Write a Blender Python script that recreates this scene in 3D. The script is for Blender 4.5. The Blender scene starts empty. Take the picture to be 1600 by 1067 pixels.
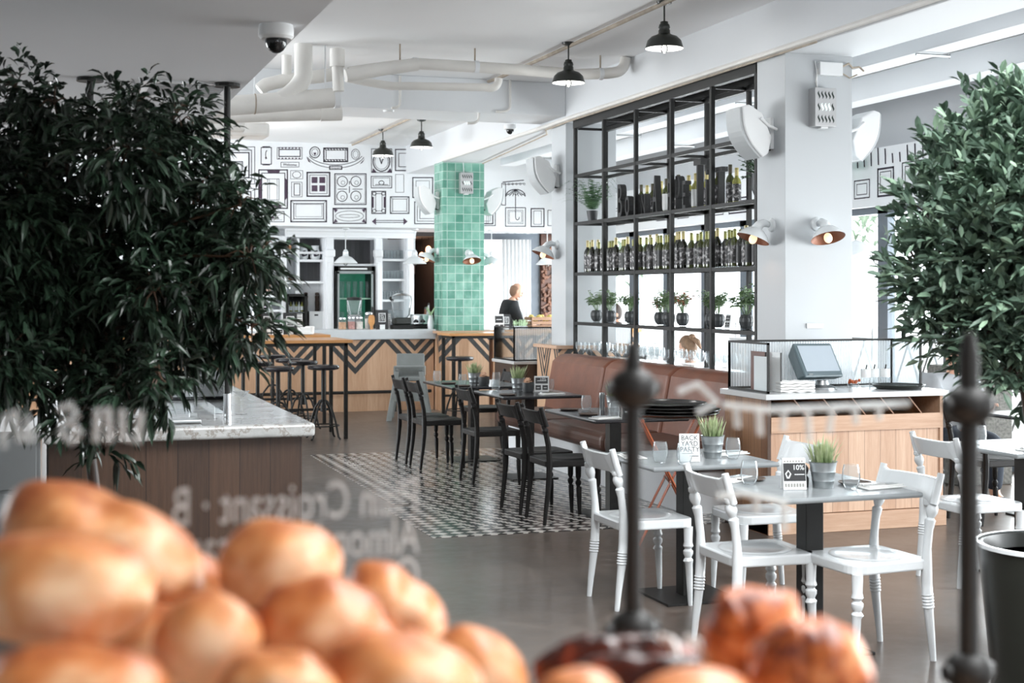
import bpy, math, random
from mathutils import Vector, Matrix
from math import pi, sin, cos, tan, atan, radians, sqrt
random.seed(7)
S = bpy.context.scene
COL = S.collection
# ---------------------------------------------------------------- camera, sky, exposure
F = 2222.0; H = 1.62; YAW = atan(748/F)
cam = bpy.data.objects.new('camera', bpy.data.cameras.new('camera')); COL.objects.link(cam)
cam.location = (0, 0, H); cam.rotation_euler = (pi/2, 0, -YAW)
cam.data.sensor_width = 36; cam.data.lens = F/1600*36; cam.data.shift_y = -76/1600
cam.data.clip_start = .05; cam.data.clip_end = 300
cam.data.dof.use_dof = True; cam.data.dof.focus_distance = 9.5; cam.data.dof.aperture_fstop = 4.2
S.camera = cam
vs = S.view_settings
vs.view_transform = 'Standard'; vs.look = 'None'; vs.gamma = 1; vs.use_curve_mapping = False
vs.exposure = 1.1
W = bpy.data.worlds.new('sky'); S.world = W; W.use_nodes = True
_bg = W.node_tree.nodes['Background']; _bg.inputs[0].default_value = (.93, .965, 1, 1); _bg.inputs[1].default_value = 2.3
cy = S.cycles
cy.use_denoising = True; cy.max_bounces = 8; cy.diffuse_bounces = 5; cy.glossy_bounces = 4; cy.transmission_bounces = 6
cy.transparent_max_bounces = 24; cy.sample_clamp_indirect = 6; cy.caustics_reflective = False; cy.caustics_refractive = False
def area(name, loc, rot, sx, sy, power, col=(1,1,1)):
    l = bpy.data.lights.new(name, 'AREA'); l.shape = 'RECTANGLE'; l.size = sx; l.size_y = sy; l.energy = power; l.color = col
    o = bpy.data.objects.new(name, l); COL.objects.link(o); o.location = loc; o.rotation_euler = rot; return o
# daylight through the long glazed facade on the right; two added fills follow
area('daylight_facade', (9.6, 12, 1.6), (0, radians(112), 0), 3.0, 20, 900, (.96,.985,1))
area('added_overhead_fill', (2.6, 1.6, 4.3), (radians(-6), 0, 0), 2.8, 5.6, 250, (1,.99,.98))  # overhead fill added out of view to brighten floor and chairs
area('added_left_fill', (-4.3, 16.5, 1.7), (0, radians(-114), 0), 2.6, 9, 330, (.97,.99,1))  # side fill added behind an invented opening to brighten the bar end
# ---------------------------------------------------------------- helpers
def ray(px, py, d):                    # a point at distance d (metres, along the view axis) seen at a place of the photograph
    a = (px-800)/F*d
    return Vector((a*cos(YAW)+d*sin(YAW), -a*sin(YAW)+d*cos(YAW), H-(py-457)/F*d))
def onY(px, py, y):
    a = (px-800)/F; d = y/(-a*sin(YAW)+cos(YAW)); return ray(px, py, d)
def onX(px, py, x):
    a = (px-800)/F; d = x/(a*cos(YAW)+sin(YAW)); return ray(px, py, d)
class NT:
    def __init__(s, mat): s.t = mat.node_tree; s.n = s.t.nodes; s.l = s.t.links
    def v(s, x, node, i):
        if x is None: return
        if isinstance(x, (int, float)) :
            node.inputs[i].default_value = x
        elif isinstance(x, tuple): node.inputs[i].default_value = x if len(x) != 3 or node.inputs[i].type != 'RGBA' else (*x, 1)
        else: s.l.new(x, node.inputs[i])
    def m(s, op, a, b=None, c=None):
        n = s.n.new('ShaderNodeMath'); n.operation = op
        s.v(a, n, 0); s.v(b, n, 1); s.v(c, n, 2); return n.outputs[0]
    def mix(s, f, a, b):
        n = s.n.new('ShaderNodeMix'); n.data_type = 'RGBA'; s.v(f, n, 0); s.v(a, n, 6); s.v(b, n, 7); return n.outputs[2]
    def coord(s, kind='Object'):
        n = s.n.new('ShaderNodeTexCoord'); return n.outputs[kind]
    def sep(s, v):
        n = s.n.new('ShaderNodeSeparateXYZ'); s.l.new(v, n.inputs[0]); return n.outputs
    def comb(s, x, y, z):
        n = s.n.new('ShaderNodeCombineXYZ'); s.v(x, n, 0); s.v(y, n, 1); s.v(z, n, 2); return n.outputs[0]
    def scale(s, v, sc):
        n = s.n.new('ShaderNodeMapping'); s.l.new(v, n.inputs[0]); n.inputs[3].default_value = sc; return n.outputs[0]
    def noise(s, v, sc, det=3, rough=.5):
        n = s.n.new('ShaderNodeTexNoise'); s.l.new(v, n.inputs['Vector']); n.inputs['Scale'].default_value = sc
        n.inputs['Detail'].default_value = det; n.inputs['Roughness'].default_value = rough; return n.outputs[0]
    def ramp(s, f, pts):
        n = s.n.new('ShaderNodeValToRGB'); s.v(f, n, 0); e = n.color_ramp.elements
        e[0].position = pts[0][0]; e[0].color = (*pts[0][1], 1); e[1].position = pts[-1][0]; e[1].color = (*pts[-1][1], 1)
        for p, c in pts[1:-1]:
            k = e.new(p); k.color = (*c, 1)
        return n.outputs[0]
    def bump(s, h, st, dist=.01):
        n = s.n.new('ShaderNodeBump'); s.l.new(h, n.inputs['Height']); n.inputs['Strength'].default_value = st
        n.inputs['Distance'].default_value = dist; return n.outputs[0]
def hexc(h):
    h = h.lstrip('#'); c = [int(h[i:i+2], 16)/255 for i in (0, 2, 4)]
    return tuple(x/12.92 if x <= .04045 else ((x+.055)/1.055)**2.4 for x in c)
def new_mat(name):
    m = bpy.data.materials.new(name); m.use_nodes = True; return m, NT(m), m.node_tree.nodes['Principled BSDF']
def mat(name, col, rough=.5, metal=0, var=.06, sc=9, bump=0, spec=.5, emit=None, es=1, coat=0):
    m, t, p = new_mat(name); c = hexc(col) if isinstance(col, str) else col
    o = t.coord(); n = t.noise(o, sc)
    lo = tuple(x*(1-var) for x in c); hi = tuple(min(1, x*(1+var)) for x in c)
    t.l.new(t.ramp(n, [(.3, lo), (.7, hi)]), p.inputs['Base Color'])
    p.inputs['Roughness'].default_value = rough; p.inputs['Metallic'].default_value = metal
    p.inputs['Specular IOR Level'].default_value = spec; p.inputs['Coat Weight'].default_value = coat
    if bump: t.l.new(t.bump(t.noise(o, sc*6), bump), p.inputs['Normal'])
    if emit: p.inputs['Emission Color'].default_value = (*emit, 1); p.inputs['Emission Strength'].default_value = es
    return m
def wood(name, a, b, plank=.12, axis='X', grain='Z', rough=.5, gap=True):
    m, t, p = new_mat(name); o = t.coord(); x, y, z = t.sep(o)
    u = {'X': x, 'Y': y, 'Z': z}[axis]
    k = t.m('FLOOR', t.m('DIVIDE', u, plank)); fr = t.m('FRACT', t.m('DIVIDE', u, plank))
    rnd = t.m('FRACT', t.m('MULTIPLY', t.m('SINE', t.m('MULTIPLY', k, 12.9898)), 437.5))
    sc = {'X': (2, 30, 30), 'Y': (30, 2, 30), 'Z': (30, 30, 2)}[grain]
    g = t.noise(t.scale(o, sc), 1.5, 5, .65)
    f = t.m('ADD', t.m('MULTIPLY', g, .75), t.m('MULTIPLY', rnd, .35))
    c = t.ramp(f, [(.25, hexc(a)), (.75, hexc(b))])
    if gap:
        e = t.m('LESS_THAN', fr, .022 if plank > .05 else .04)
        c = t.mix(e, c, tuple(v*.35 for v in hexc(a)))
    t.l.new(c, p.inputs['Base Color']); p.inputs['Roughness'].default_value = rough
    t.l.new(t.bump(g, .15), p.inputs['Normal'])
    return m
def glass(name, tint=(.95,.97,.98), refl=.9, fac=.12, rough=.02, milk=0):
    m = bpy.data.materials.new(name); m.use_nodes = True; t = NT(m); t.n.clear()
    out = t.n.new('ShaderNodeOutputMaterial'); mx = t.n.new('ShaderNodeMixShader')
    tr = t.n.new('ShaderNodeBsdfTransparent'); gl = t.n.new('ShaderNodeBsdfGlossy'); lw = t.n.new('ShaderNodeLayerWeight')
    n = t.noise(t.coord(), 5)
    t.l.new(t.ramp(n, [(.3, tuple(x*.98 for x in tint)), (.7, tint)]), tr.inputs[0])
    gl.inputs[0].default_value = (refl, refl, refl, 1); gl.inputs['Roughness'].default_value = rough
    lw.inputs[0].default_value = fac
    t.l.new(lw.outputs['Fresnel'], mx.inputs[0]); t.l.new(tr.outputs[0], mx.inputs[1]); t.l.new(gl.outputs[0], mx.inputs[2])
    if milk:
        d = t.n.new('ShaderNodeBsdfDiffuse'); d.inputs[0].default_value = (.85, .88, .9, 1); m2 = t.n.new('ShaderNodeMixShader'); m2.inputs[0].default_value = milk
        t.l.new(mx.outputs[0], m2.inputs[1]); t.l.new(d.outputs[0], m2.inputs[2]); t.l.new(m2.outputs[0], out.inputs[0]); return m
    t.l.new(mx.outputs[0], out.inputs[0]); return m
class M:
    """collects simple shapes; build() links them as ONE mesh object"""
    def __init__(s, T=None): s.V = []; s.Fc = []; s.mi = []; s.T = T or Matrix(); s.k = 0
    def add(s, vs, fs, T=None):
        T = s.T @ T if T is not None else s.T; b = len(s.V)
        s.V += [tuple(T @ Vector(v)) for v in vs]
        for f in fs: s.Fc.append(tuple(i+b for i in f)); s.mi.append(s.k)
        return s
    def box(s, x0, x1, y0, y1, z0, z1, T=None):
        v = [(x, y, z) for z in (z0, z1) for y in (y0, y1) for x in (x0, x1)]
        return s.add(v, [(0,2,3,1), (4,5,7,6), (0,1,5,4), (2,6,7,3), (0,4,6,2), (1,3,7,5)], T)
    def cbox(s, c, d, T=None):
        return s.box(c[0]-d[0]/2, c[0]+d[0]/2, c[1]-d[1]/2, c[1]+d[1]/2, c[2]-d[2]/2, c[2]+d[2]/2, T)
    def lathe(s, prof, c=(0,0,0), seg=20, T=None, cap=True, sx=1, sy=1):
        v = []; f = []
        for r, z in prof:
            for i in range(seg):
                a = 2*pi*i/seg; v.append((c[0]+r*cos(a)*sx, c[1]+r*sin(a)*sy, c[2]+z))
        n = len(prof)
        for j in range(n-1):
            for i in range(seg):
                k = (i+1) % seg; f.append((j*seg+i, j*seg+k, (j+1)*seg+k, (j+1)*seg+i))
        if cap:
            if prof[0][0] > 1e-5: f.append(tuple(reversed(range(seg))))
            if prof[-1][0] > 1e-5: f.append(tuple(range((n-1)*seg, n*seg)))
        return s.add(v, f, T)
    def tube(s, pts, r, seg=8, T=None, flat=1.0, up=None):
        pts = [Vector(p) for p in pts]; n = len(pts); rs = r if isinstance(r, (list, tuple)) else [r]*n
        v = []; f = []; prev = None
        for i, p in enumerate(pts):
            d = (pts[min(i+1, n-1)]-pts[max(i-1, 0)]).normalized()
            if prev is None:
                u = Vector(up) if up else (Vector((0, 0, 1)) if abs(d.z) < .9 else Vector((1, 0, 0)))
                a = d.cross(u).normalized()
            else: a = (prev-d*prev.dot(d)).normalized()
            prev = a; b = d.cross(a)
            for k in range(seg):
                t = 2*pi*k/seg; v.append(p+(a*cos(t)*flat+b*sin(t))*rs[i])
        for i in range(n-1):
            for k in range(seg):
                j = (k+1) % seg; f.append((i*seg+k, i*seg+j, (i+1)*seg+j, (i+1)*seg+k))
        f.append(tuple(reversed(range(seg)))); f.append(tuple(range((n-1)*seg, n*seg)))
        return s.add(v, f, T)
    def prism(s, poly, z0, z1, T=None):
        n = len(poly); v = [(x, y, z0) for x, y in poly]+[(x, y, z1) for x, y in poly]
        f = [tuple(reversed(range(n))), tuple(range(n, 2*n))]+[(i, (i+1) % n, n+(i+1) % n, n+i) for i in range(n)]
        return s.add(v, f, T)
    def ball(s, c, r, seg=14, rings=9, T=None, fn=None):
        rx, ry, rz = r if isinstance(r, (tuple, list)) else (r, r, r); v = []; f = []
        for j in range(rings+1):
            th = pi*j/rings
            for i in range(seg):
                a = 2*pi*i/seg; d = Vector((sin(th)*cos(a), sin(th)*sin(a), -cos(th)))
                q = fn(d) if fn else 1
                v.append((c[0]+rx*d.x*q, c[1]+ry*d.y*q, c[2]+rz*d.z*q))
        for j in range(rings):
            for i in range(seg):
                k = (i+1) % seg; f.append((j*seg+i, j*seg+k, (j+1)*seg+k, (j+1)*seg+i))
        return s.add(v, f, T)
    def quad(s, a, b, c, d): return s.add([a, b, c, d], [(0, 1, 2, 3)])
    def build(s, name, m, parent=None, bevel=0, smooth=False, label=None, loc=None, rz=0, seg=2, sub=0):
        me = bpy.data.meshes.new(name); me.from_pydata(s.V, [], s.Fc)
        ms = m if isinstance(m, (list, tuple)) else [m]
        for x in ms: me.materials.append(x)
        if len(ms) > 1: me.polygons.foreach_set('material_index', s.mi)
        if smooth: me.polygons.foreach_set('use_smooth', [True]*len(me.polygons))
        me.update(); me.validate()
        if smooth and smooth != 2: me.set_sharp_from_angle(angle=radians(40))
        o = bpy.data.objects.new(name, me); COL.objects.link(o)
        if parent: o.parent = parent
        if loc is not None: o.location = loc
        o.rotation_euler.z = rz
        if label: o['label'] = label
        if bevel:
            b = o.modifiers.new('bevel', 'BEVEL'); b.width = bevel; b.segments = seg; b.limit_method = 'ANGLE'; b.angle_limit = radians(40)
        if sub: q = o.modifiers.new('subdivision', 'SUBSURF'); q.levels = sub; q.render_levels = sub
        return o
def tag(o, label, cat, group=None, kind=None):
    o['label'] = label; o['category'] = cat
    if group: o['group'] = group
    if kind: o['kind'] = kind
    return o
def thing(name, label, cat, loc=(0,0,0), rz=0, group=None, kind=None):
    o = bpy.data.objects.new(name, None); COL.objects.link(o); o.empty_display_size = .1
    o.location = loc; o.rotation_euler.z = rz; return tag(o, label, cat, group, kind)
def kids(o): return [c for c in COL.objects if c.parent == o]
TREE = {}
def dup(root, loc, rz=0, label=None, group=None):
    k = TREE.get(root.name)
    if k is None: k = [(c, kids(c)) for c in kids(root)]; TREE[root.name] = k
    r = root.copy(); COL.objects.link(r); r.location = loc; r.rotation_euler = (0, 0, rz)
    if label: r['label'] = label
    if group: r['group'] = group
    for c, gs in k:
        d = c.copy(); COL.objects.link(d); d.parent = r
        for g in gs:
            e = g.copy(); COL.objects.link(e); e.parent = d
    return r
def struct(o): o['kind'] = 'structure'; return o
def RX(a): return Matrix.Rotation(a, 4, 'X')
def RY(a): return Matrix.Rotation(a, 4, 'Y')
def RZ(a): return Matrix.Rotation(a, 4, 'Z')
def TR(x, y, z): return Matrix.Translation((x, y, z))
def text_mesh(m, txt, size, T, ext=.001, sx=1.0, align='CENTER'):
    cu = bpy.data.curves.new('t', 'FONT'); cu.body = txt; cu.size = size; cu.extrude = ext; cu.align_x = align; cu.resolution_u = 3
    o = bpy.data.objects.new('t', cu); COL.objects.link(o)
    dg = bpy.context.evaluated_depsgraph_get(); me = o.evaluated_get(dg).to_mesh()
    m.add([(v.co.x*sx, v.co.y, v.co.z) for v in me.vertices], [tuple(p.vertices) for p in me.polygons], T)
    o.evaluated_get(dg).to_mesh_clear(); bpy.data.objects.remove(o); bpy.data.curves.remove(cu)
UP = RX(pi/2)                                   # text standing upright, facing -y
FACE_X = RZ(-pi/2) @ RX(pi/2)                   # text standing upright, facing -x
# ---------------------------------------------------------------- materials
white = mat('white_paint', '#e2e5e8', .55, var=.02, sc=2)
ceil_m = mat('ceiling_paint', '#eff0f1', .7, var=.02, sc=1.5)
pillar_m = mat('pillar_paint', '#b9bdc0', .5, var=.02, sc=2)
pipe_m = mat('painted_pipe', '#dcdad6', .45, var=.05, sc=6, bump=.1)
stain = mat('rusty_stain', '#a79c8e', .8, var=.2)
gloss_white = mat('white_lacquer', '#d6dadc', .22, var=.015, coat=.3)
plastic_white = mat('white_plastic', '#e2e4e5', .4, var=.02)
black_metal = mat('black_metal', '#1c1c1b', .5, var=.1, spec=.3)
black_wood = mat('black_painted_wood', '#151312', .5, var=.15, sc=20, spec=.28)
black_top = mat('black_table_top', '#26262a', .22, var=.15)
grey_top = mat('grey_marble_top', '#8b9092', .22, var=.12, sc=6)
steel = mat('brushed_steel', '#a6a9aa', .3, metal=.9, var=.06)
zinc = mat('zinc_bucket', '#a4a9ab', .38, metal=.75, var=.15, sc=14)
chrome = mat('chrome', '#d8dadb', .12, metal=1, var=.03)
leather = mat('tan_leather', '#70402a', .5, var=.16, sc=5, bump=.12)
leather_d = mat('dark_leather', '#4f3022', .45, var=.15, sc=5, bump=.1)
oak = wood('oak_planks', '#a37c60', '#c8a78c', .13, 'X', 'Z')
oak_plain = wood('oak_board', '#b08b70', '#cdae95', 5, 'X', 'X', gap=False)
oak_side = wood('oak_side', '#6e4a30', '#99704e', .09, 'Y', 'Z')
walnut = wood('dark_plank', '#33241b', '#523b2c', .16, 'X', 'Z', rough=.45)
orange_wood = wood('varnished_top', '#b9824c', '#d9a469', 9, 'X', 'X', gap=False, rough=.3)
red_wood = mat('red_stained_wood', '#a4522c', .4, var=.2, sc=14)
marble = mat('white_marble', '#c2c4c5', .2, var=.05, sc=3)
frame_blue = mat('grey_window_frame', '#5d6771', .45, var=.05)
dark_board = wood('dark_boarding', '#2b2b2d', '#47474b', .07, 'X', 'Z')
towel_m = mat('white_cotton', '#e3e3e1', .9, var=.04, bump=.2)
soil = mat('soil', '#2c2119', .95, var=.3, sc=40)
pot_m = mat('charcoal_pot', '#35383a', .5, var=.1)
terracotta_dark = mat('grey_plastic', '#7e8382', .5, var=.08)
clear = glass('clear_glass', (.96,.975,.98), 1, .09, milk=.07)
pane_m = glass('window_pane', (.97,.985,.99), .8, .05)
bottle_g = mat('green_bottle_glass', '#3b421a', .1, var=.1, spec=.8)
bottle_d = mat('dark_bottle_glass', '#171a12', .1, var=.1, spec=.8)
bottle_y = mat('yellow_green_glass', '#8c8c44', .12, var=.1, spec=.8)
ink = mat('purple_black_ink', '#2b2433', .7, var=.1)
ink2 = mat('aubergine_ink', '#4b3a4c', .7, var=.1)
card_black = mat('black_card', '#222325', .5, var=.05)
card_white = mat('white_card', '#e2e4e4', .6, var=.02)
paper = mat('paper', '#e8e8e6', .8, var=.02)
skin = mat('skin', '#d3a58c', .55, var=.05)
# ---------------------------------------------------------------- floor
def floor_mat():
    m, t, p = new_mat('polished_concrete'); o = t.coord()
    a = t.noise(o, .7, 6, .6); b = t.noise(o, 9, 5, .7)
    c = t.ramp(t.m('ADD', t.m('MULTIPLY', a, .65), t.m('MULTIPLY', b, .35)),
               [(.32, hexc('#3f3630')), (.5, hexc('#574d46')), (.68, hexc('#766b63'))])
    t.l.new(c, p.inputs['Base Color'])
    t.l.new(t.m('ADD', t.m('MULTIPLY', b, .3), .2), p.inputs['Roughness']); p.inputs['Coat Weight'].default_value = .15
    p.inputs['Coat Roughness'].default_value = .12
    t.l.new(t.bump(b, .04), p.inputs['Normal']); return m
XW, XE, YS, YN = -4.0, 8.4, -3.5, 22.4
struct(M().box(XW, 16, YS-4, 26, -.12, 0).build('floor', floor_mat()))
def tile_mat():
    m, t, p = new_mat('houndstooth_tiles'); o = t.coord(); x, y, z = t.sep(o)
    P = .1
    sh_ = t.m('MULTIPLY', t.m('FLOOR', t.m('MULTIPLY', t.m('FRACT', t.m('DIVIDE', t.m('ADD', y, 10), .2)), 4)), .16)
    u = t.m('FRACT', t.m('ADD', t.m('DIVIDE', t.m('ADD', x, 10), P), sh_))
    k = t.m('GREATER_THAN', u, .6)
    n = t.noise(o, 3, 4)
    dark = t.ramp(n, [(.3, hexc('#1d1c1b')), (.7, hexc('#3a3735'))]); lite = t.ramp(n, [(.3, hexc('#b9b4ae')), (.7, hexc('#dcd8d2'))])
    # border rows are finer and paler
    ub = t.m('FRACT', t.m('DIVIDE', t.m('ADD', x, 10), .11)); vb = t.m('FRACT', t.m('DIVIDE', t.m('ADD', y, 10), .11))
    kb = t.m('LESS_THAN', t.m('ADD', t.m('ABSOLUTE', t.m('SUBTRACT', ub, .5)), t.m('ABSOLUTE', t.m('SUBTRACT', vb, .5))), .46)
    inb = t.m('MULTIPLY', t.m('GREATER_THAN', x, 2.83), t.m('GREATER_THAN', y, 9.36))
    inb = t.m('MULTIPLY', inb, t.m('LESS_THAN', y, 13.85))
    kk = t.m('ADD', t.m('MULTIPLY', inb, k), t.m('MULTIPLY', t.m('SUBTRACT', 1, inb), kb))
    t.l.new(t.mix(kk, dark, lite), p.inputs['Base Color'])
    t.l.new(t.m('ADD', t.m('MULTIPLY', n, .2), .14), p.inputs['Roughness']); p.inputs['Coat Weight'].default_value = .3
    p.inputs['Coat Roughness'].default_value = .15
    return m
struct(M().prism([(2.5, 9.07), (5.0, 9.0), (5.0, 14.1), (2.62, 14.1), (2.6, 10.6), (2.74, 10.6), (2.74, 10.45), (2.5, 10.45)], 0, .004).build('floor_tiles', tile_mat()))
# ---------------------------------------------------------------- ceiling, beams, walls
CZ = 3.85
cg = M(); cg.box(XW, 1.2, YS, YN, CZ, CZ+.15); cg.box(1.2, 5.37, 5.2, YN, CZ, CZ+.15); cg.box(1.2, 5.37, YS, -1.5, CZ, CZ+.15); cg.box(4.1, 5.37, -1.5, 5.2, CZ, CZ+.15)     # opening added out of view to let the overhead fill in
struct(cg.build('ceiling', ceil_m))
struct(M().box(5.97, 10, YS, YN, CZ, CZ+.15).build('ceiling', ceil_m))
struct(M().box(5.37, 5.97, YS, 22.3, 3.43, CZ+.15).build('trim_1', mat('beam_paint', '#cfd2d5', .6, var=.02, sc=1), bevel=.008))           # long beam over the shelf
struct(M().box(1.11, 5.37, 14.16, 14.95, 3.5, CZ).build('trim_2', white, bevel=.008))            # cross beam
struct(M().box(XW, 1.107, YS, 12.2, 2.76, CZ).build('trim_3', mat('bulkhead_paint', '#dedfe2', .7, var=.02, sc=1)))
struct(M().box(XW, 9, 21.0, YN, 2.61, CZ).build('wall_back_upper', white))                       # band with the ink drawings
bw = M(); bw.box(XW, 5.42, YN, YN+.15, 0, 2.62); bw.box(5.42, 6.62, YN, YN+.15, 0, .95); bw.box(8.0, 9, YN, YN+.15, 0, 2.62)
bw.box(6.5, 6.62, YN, YN+.15, 0, 2.62)
struct(bw.build('wall_back', white))
lwl = M(); lwl.box(XW-.15, XW, YS, 12, 0, CZ); lwl.box(XW-.15, XW, 21, YN, 0, CZ); lwl.box(XW-.15, XW, 12, 21, 3.2, CZ); lwl.box(XW-.15, XW, 12, 21, 0, .3)  # unseen wall; its opening is added for the left fill
struct(lwl.build('wall_left', white))
# shop front behind the camera: a wall with a wide window
fw = M(); fw.box(XW, 1, YS-.15, YS, 0, CZ); fw.box(1, 9, YS-.15, YS, 2.4, CZ); fw.box(1, 9, YS-.15, YS, 0, .9); fw.box(4, 9, YS-.15, YS, .9, 2.4)
struct(fw.build('wall_front', white))
# facade on the right: wall band above the glazing
struct(M().box(XE, XE+.2, YS, YN, 3.12, CZ).build('wall_right', mat('grey_wall', '#b9bcc0', .6, var=.02, sc=1)))
struct(M().box(XE-.12, XE+.2, YS, YN, 2.52, 3.12).build('wall_right_lintel', white))
def window(n, y0, y1, door=False):
    fr = M(); w = .09
    for a, b in ((y0, y0+w), (y1-w, y1)): fr.box(XE, XE+.09, a, b, 0, 2.52)
    fr.box(XE, XE+.09, y0, y1, 2.45, 2.52); fr.box(XE, XE+.09, y0, y1, 0, .12)
    o = struct(fr.build('window_%d' % n, frame_blue))
    M().box(XE+.04, XE+.05, y0+w, y1-w, .12, 2.45).build('pane', pane_m, o)
    if door:
        M().tube([(XE-.05, y0+.12, .9), (XE-.05, y0+.12, 1.25)], .012).build('handle', steel, o)
yy = [20.6, 19.4, 18.2, 17.0, 15.9, 14.95, 13.95, 12.83, 11.7, 10.5, 9.3, 8.1, 7.0]
for i in range(len(yy)-1): window(i+1, yy[i+1], yy[i], i % 3 == 0)
# back window at the right of the bar (bright, curtained)
fr = M(); 
for a, b in ((6.62, 6.68), (7.8, 8.0)): fr.box(a, b, YN-.05, YN+.1, 0, 2.6)
fr.box(6.62, 8.0, YN-.06, YN+.1, 2.5, 2.605)
wo = struct(fr.build('window_20', frame_blue)); M().box(6.68, 7.8, YN+.02, YN+.03, 0, 2.5).build('pane', pane_m, wo)
# pillars
def pillar(x0, x1, y0, y1, m, name='pillar'):
    return struct(M().box(x0, x1, y0, y1, 0, 3.44).build(name, m, bevel=.004))
pillar(5.37, 5.95, 9.5, 9.94, pillar_m); pillar(5.37, 5.95, 14.16, 14.6, pillar_m)
def green_tile():
    m, t, p = new_mat('green_glazed_tiles'); o = t.coord(); x, y, z = t.sep(o)
    u = t.m('FRACT', t.m('DIVIDE', t.m('ADD', t.m('ADD', x, y), 5.0), .118)); v = t.m('FRACT', t.m('DIVIDE', z, .118))
    e = t.m('MAXIMUM', t.m('GREATER_THAN', t.m('ABSOLUTE', t.m('SUBTRACT', u, .5)), .468), t.m('GREATER_THAN', t.m('ABSOLUTE', t.m('SUBTRACT', v, .5)), .468))
    ku = t.m('FLOOR', t.m('DIVIDE', t.m('ADD', t.m('ADD', x, y), 5.0), .118)); kv = t.m('FLOOR', t.m('DIVIDE', z, .118))
    r = t.m('FRACT', t.m('MULTIPLY', t.m('SINE', t.m('ADD', t.m('MULTIPLY', ku, 12.99), t.m('MULTIPLY', kv, 78.2))), 43758.5))
    n = t.noise(o, 8, 3)
    f = t.m('ADD', t.m('MULTIPLY', r, .35), t.m('MULTIPLY', n, .65))
    c = t.ramp(f, [(.25, hexc('#4f8a78')), (.5, hexc('#6aa18f')), (.8, hexc('#8dbcab'))])
    t.l.new(t.mix(e, c, hexc('#b4ccc3')), p.inputs['Base Color']); p.inputs['Roughness'].default_value = .15
    t.l.new(t.bump(t.noise(o, 14, 2), .25), p.inputs['Normal']); return m
pillar(5.37, 5.97, 18.95, 19.4, green_tile(), 'tiled_pillar')
# ---------------------------------------------------------------- chevron clad woodwork
def chevron(name, x0, ztop, period=.84, axis='X', depth=1.05):
    m, t, p = new_mat(name); o = t.coord(); xx, yy_, z = t.sep(o)
    x = xx if axis == 'X' else yy_
    fr = t.m('FRACT', t.m('DIVIDE', t.m('ADD', t.m('SUBTRACT', x, x0), 50*period), period))
    d = t.m('MULTIPLY', t.m('ABSOLUTE', t.m('SUBTRACT', fr, .5)), period)        # 0 at the V's foot
    tt = t.m('ADD', t.m('SUBTRACT', ztop, z), t.m('MULTIPLY', d, depth))
    def band(a, b): return t.m('MULTIPLY', t.m('GREATER_THAN', tt, a), t.m('LESS_THAN', tt, b))
    k = t.m('ADD', band(.385, .475), t.m('ADD', band(.235, .32), band(.09, .17)))
    g = t.noise(t.scale(o, (30, 30, 2)), 1.5, 5, .65)
    pk = t.m('FLOOR', t.m('DIVIDE', x, .14)); rnd = t.m('FRACT', t.m('MULTIPLY', t.m('SINE', t.m('MULTIPLY', pk, 12.98)), 437.5))
    w = t.ramp(t.m('ADD', t.m('MULTIPLY', g, .75), t.m('MULTIPLY', rnd, .35)), [(.25, hexc('#a8805f')), (.75, hexc('#cda98b'))])
    b = t.ramp(g, [(.3, hexc('#252626')), (.7, hexc('#3b3c3c'))])
    t.l.new(t.mix(k, w, b), p.inputs['Base Color']); p.inputs['Roughness'].default_value = .5
    return m
# bar counter: its V's have their feet at px 555 and px 460 of the front
xf = onY(555, 588, 19.1).x
bar = thing('bar_counter', 'long oak-fronted bar counter with black chevron inlay and a thick pale top', 'bar counter', (0, 19.1, 0))
M().box(-1.5, 5.28, 0, .62, 0, .98).build('front_panel', chevron('bar_chevron', xf-.42, .98), bar)
M().box(-1.55, 5.3, -.06, .68, .98, 1.115).build('worktop', mat('pale_zinc_top', '#c3c8cb', .3, var=.04), bar, bevel=.01)
rb = M(); rb.tube([(-1.5, -.16, .27), (5.2, -.16, .27)], .022)
for x in (.4, 1.9, 3.4, 4.7): rb.tube([(x, -.16, .0), (x, -.16, .27), (x, 0, .27)], .014)
rb.build('foot_rail', black_metal, bar)
bar2 = thing('bar_counter', 'short chevron bar counter beside the green tiled pillar, where the man in black works', 'bar counter', (6.1, 18.95, 0))
M().box(0, 2.2, 0, .6, 0, 1.05).build('front_panel', chevron('bar_chevron_right', .05, 1.05), bar2)
M().box(-.02, 2.25, -.05, .66, 1.05, 1.10).build('worktop', orange_wood, bar2, bevel=.005)
# wood cladding round pillars
def clad(x0, x1, y0, y1, z, label, mx, my):
    c = thing('pillar_cladding', label, 'cladding', (x0, y0, 0))
    w, d, t = x1-x0, y1-y0, .03
    M().box(0, w, 0, t, 0, z).build('front_board', mx, c); M().box(0, t, t, d, 0, z).build('side_board', my, c)
    M().box(w-t, w, t, d, 0, z).build('side_board', my, c)
    M().prism([(-.05, -.05), (w+.05, -.05), (w+.05, d), (w-t, d), (w-t, .04), (t, .04), (t, d), (-.05, d)], z, z+.035).build('ledge', oak_plain, c, bevel=.004)
clad(5.3, 6.02, 18.88, 19.4, 1.06, 'chevron wood cladding around the foot of the green tiled pillar', chevron('clad_a', .36, 1.06), chevron('clad_b', .2, 1.06, .5, 'Y', 2.2))
clad(5.24, 6.1, 14.02, 14.7, 1.03, 'chevron wood cladding around the foot of the middle white pillar behind the sofa', chevron('clad_c', .3, 1.03), chevron('clad_d', .2, 1.03, .5, 'Y', 2.2))
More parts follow.
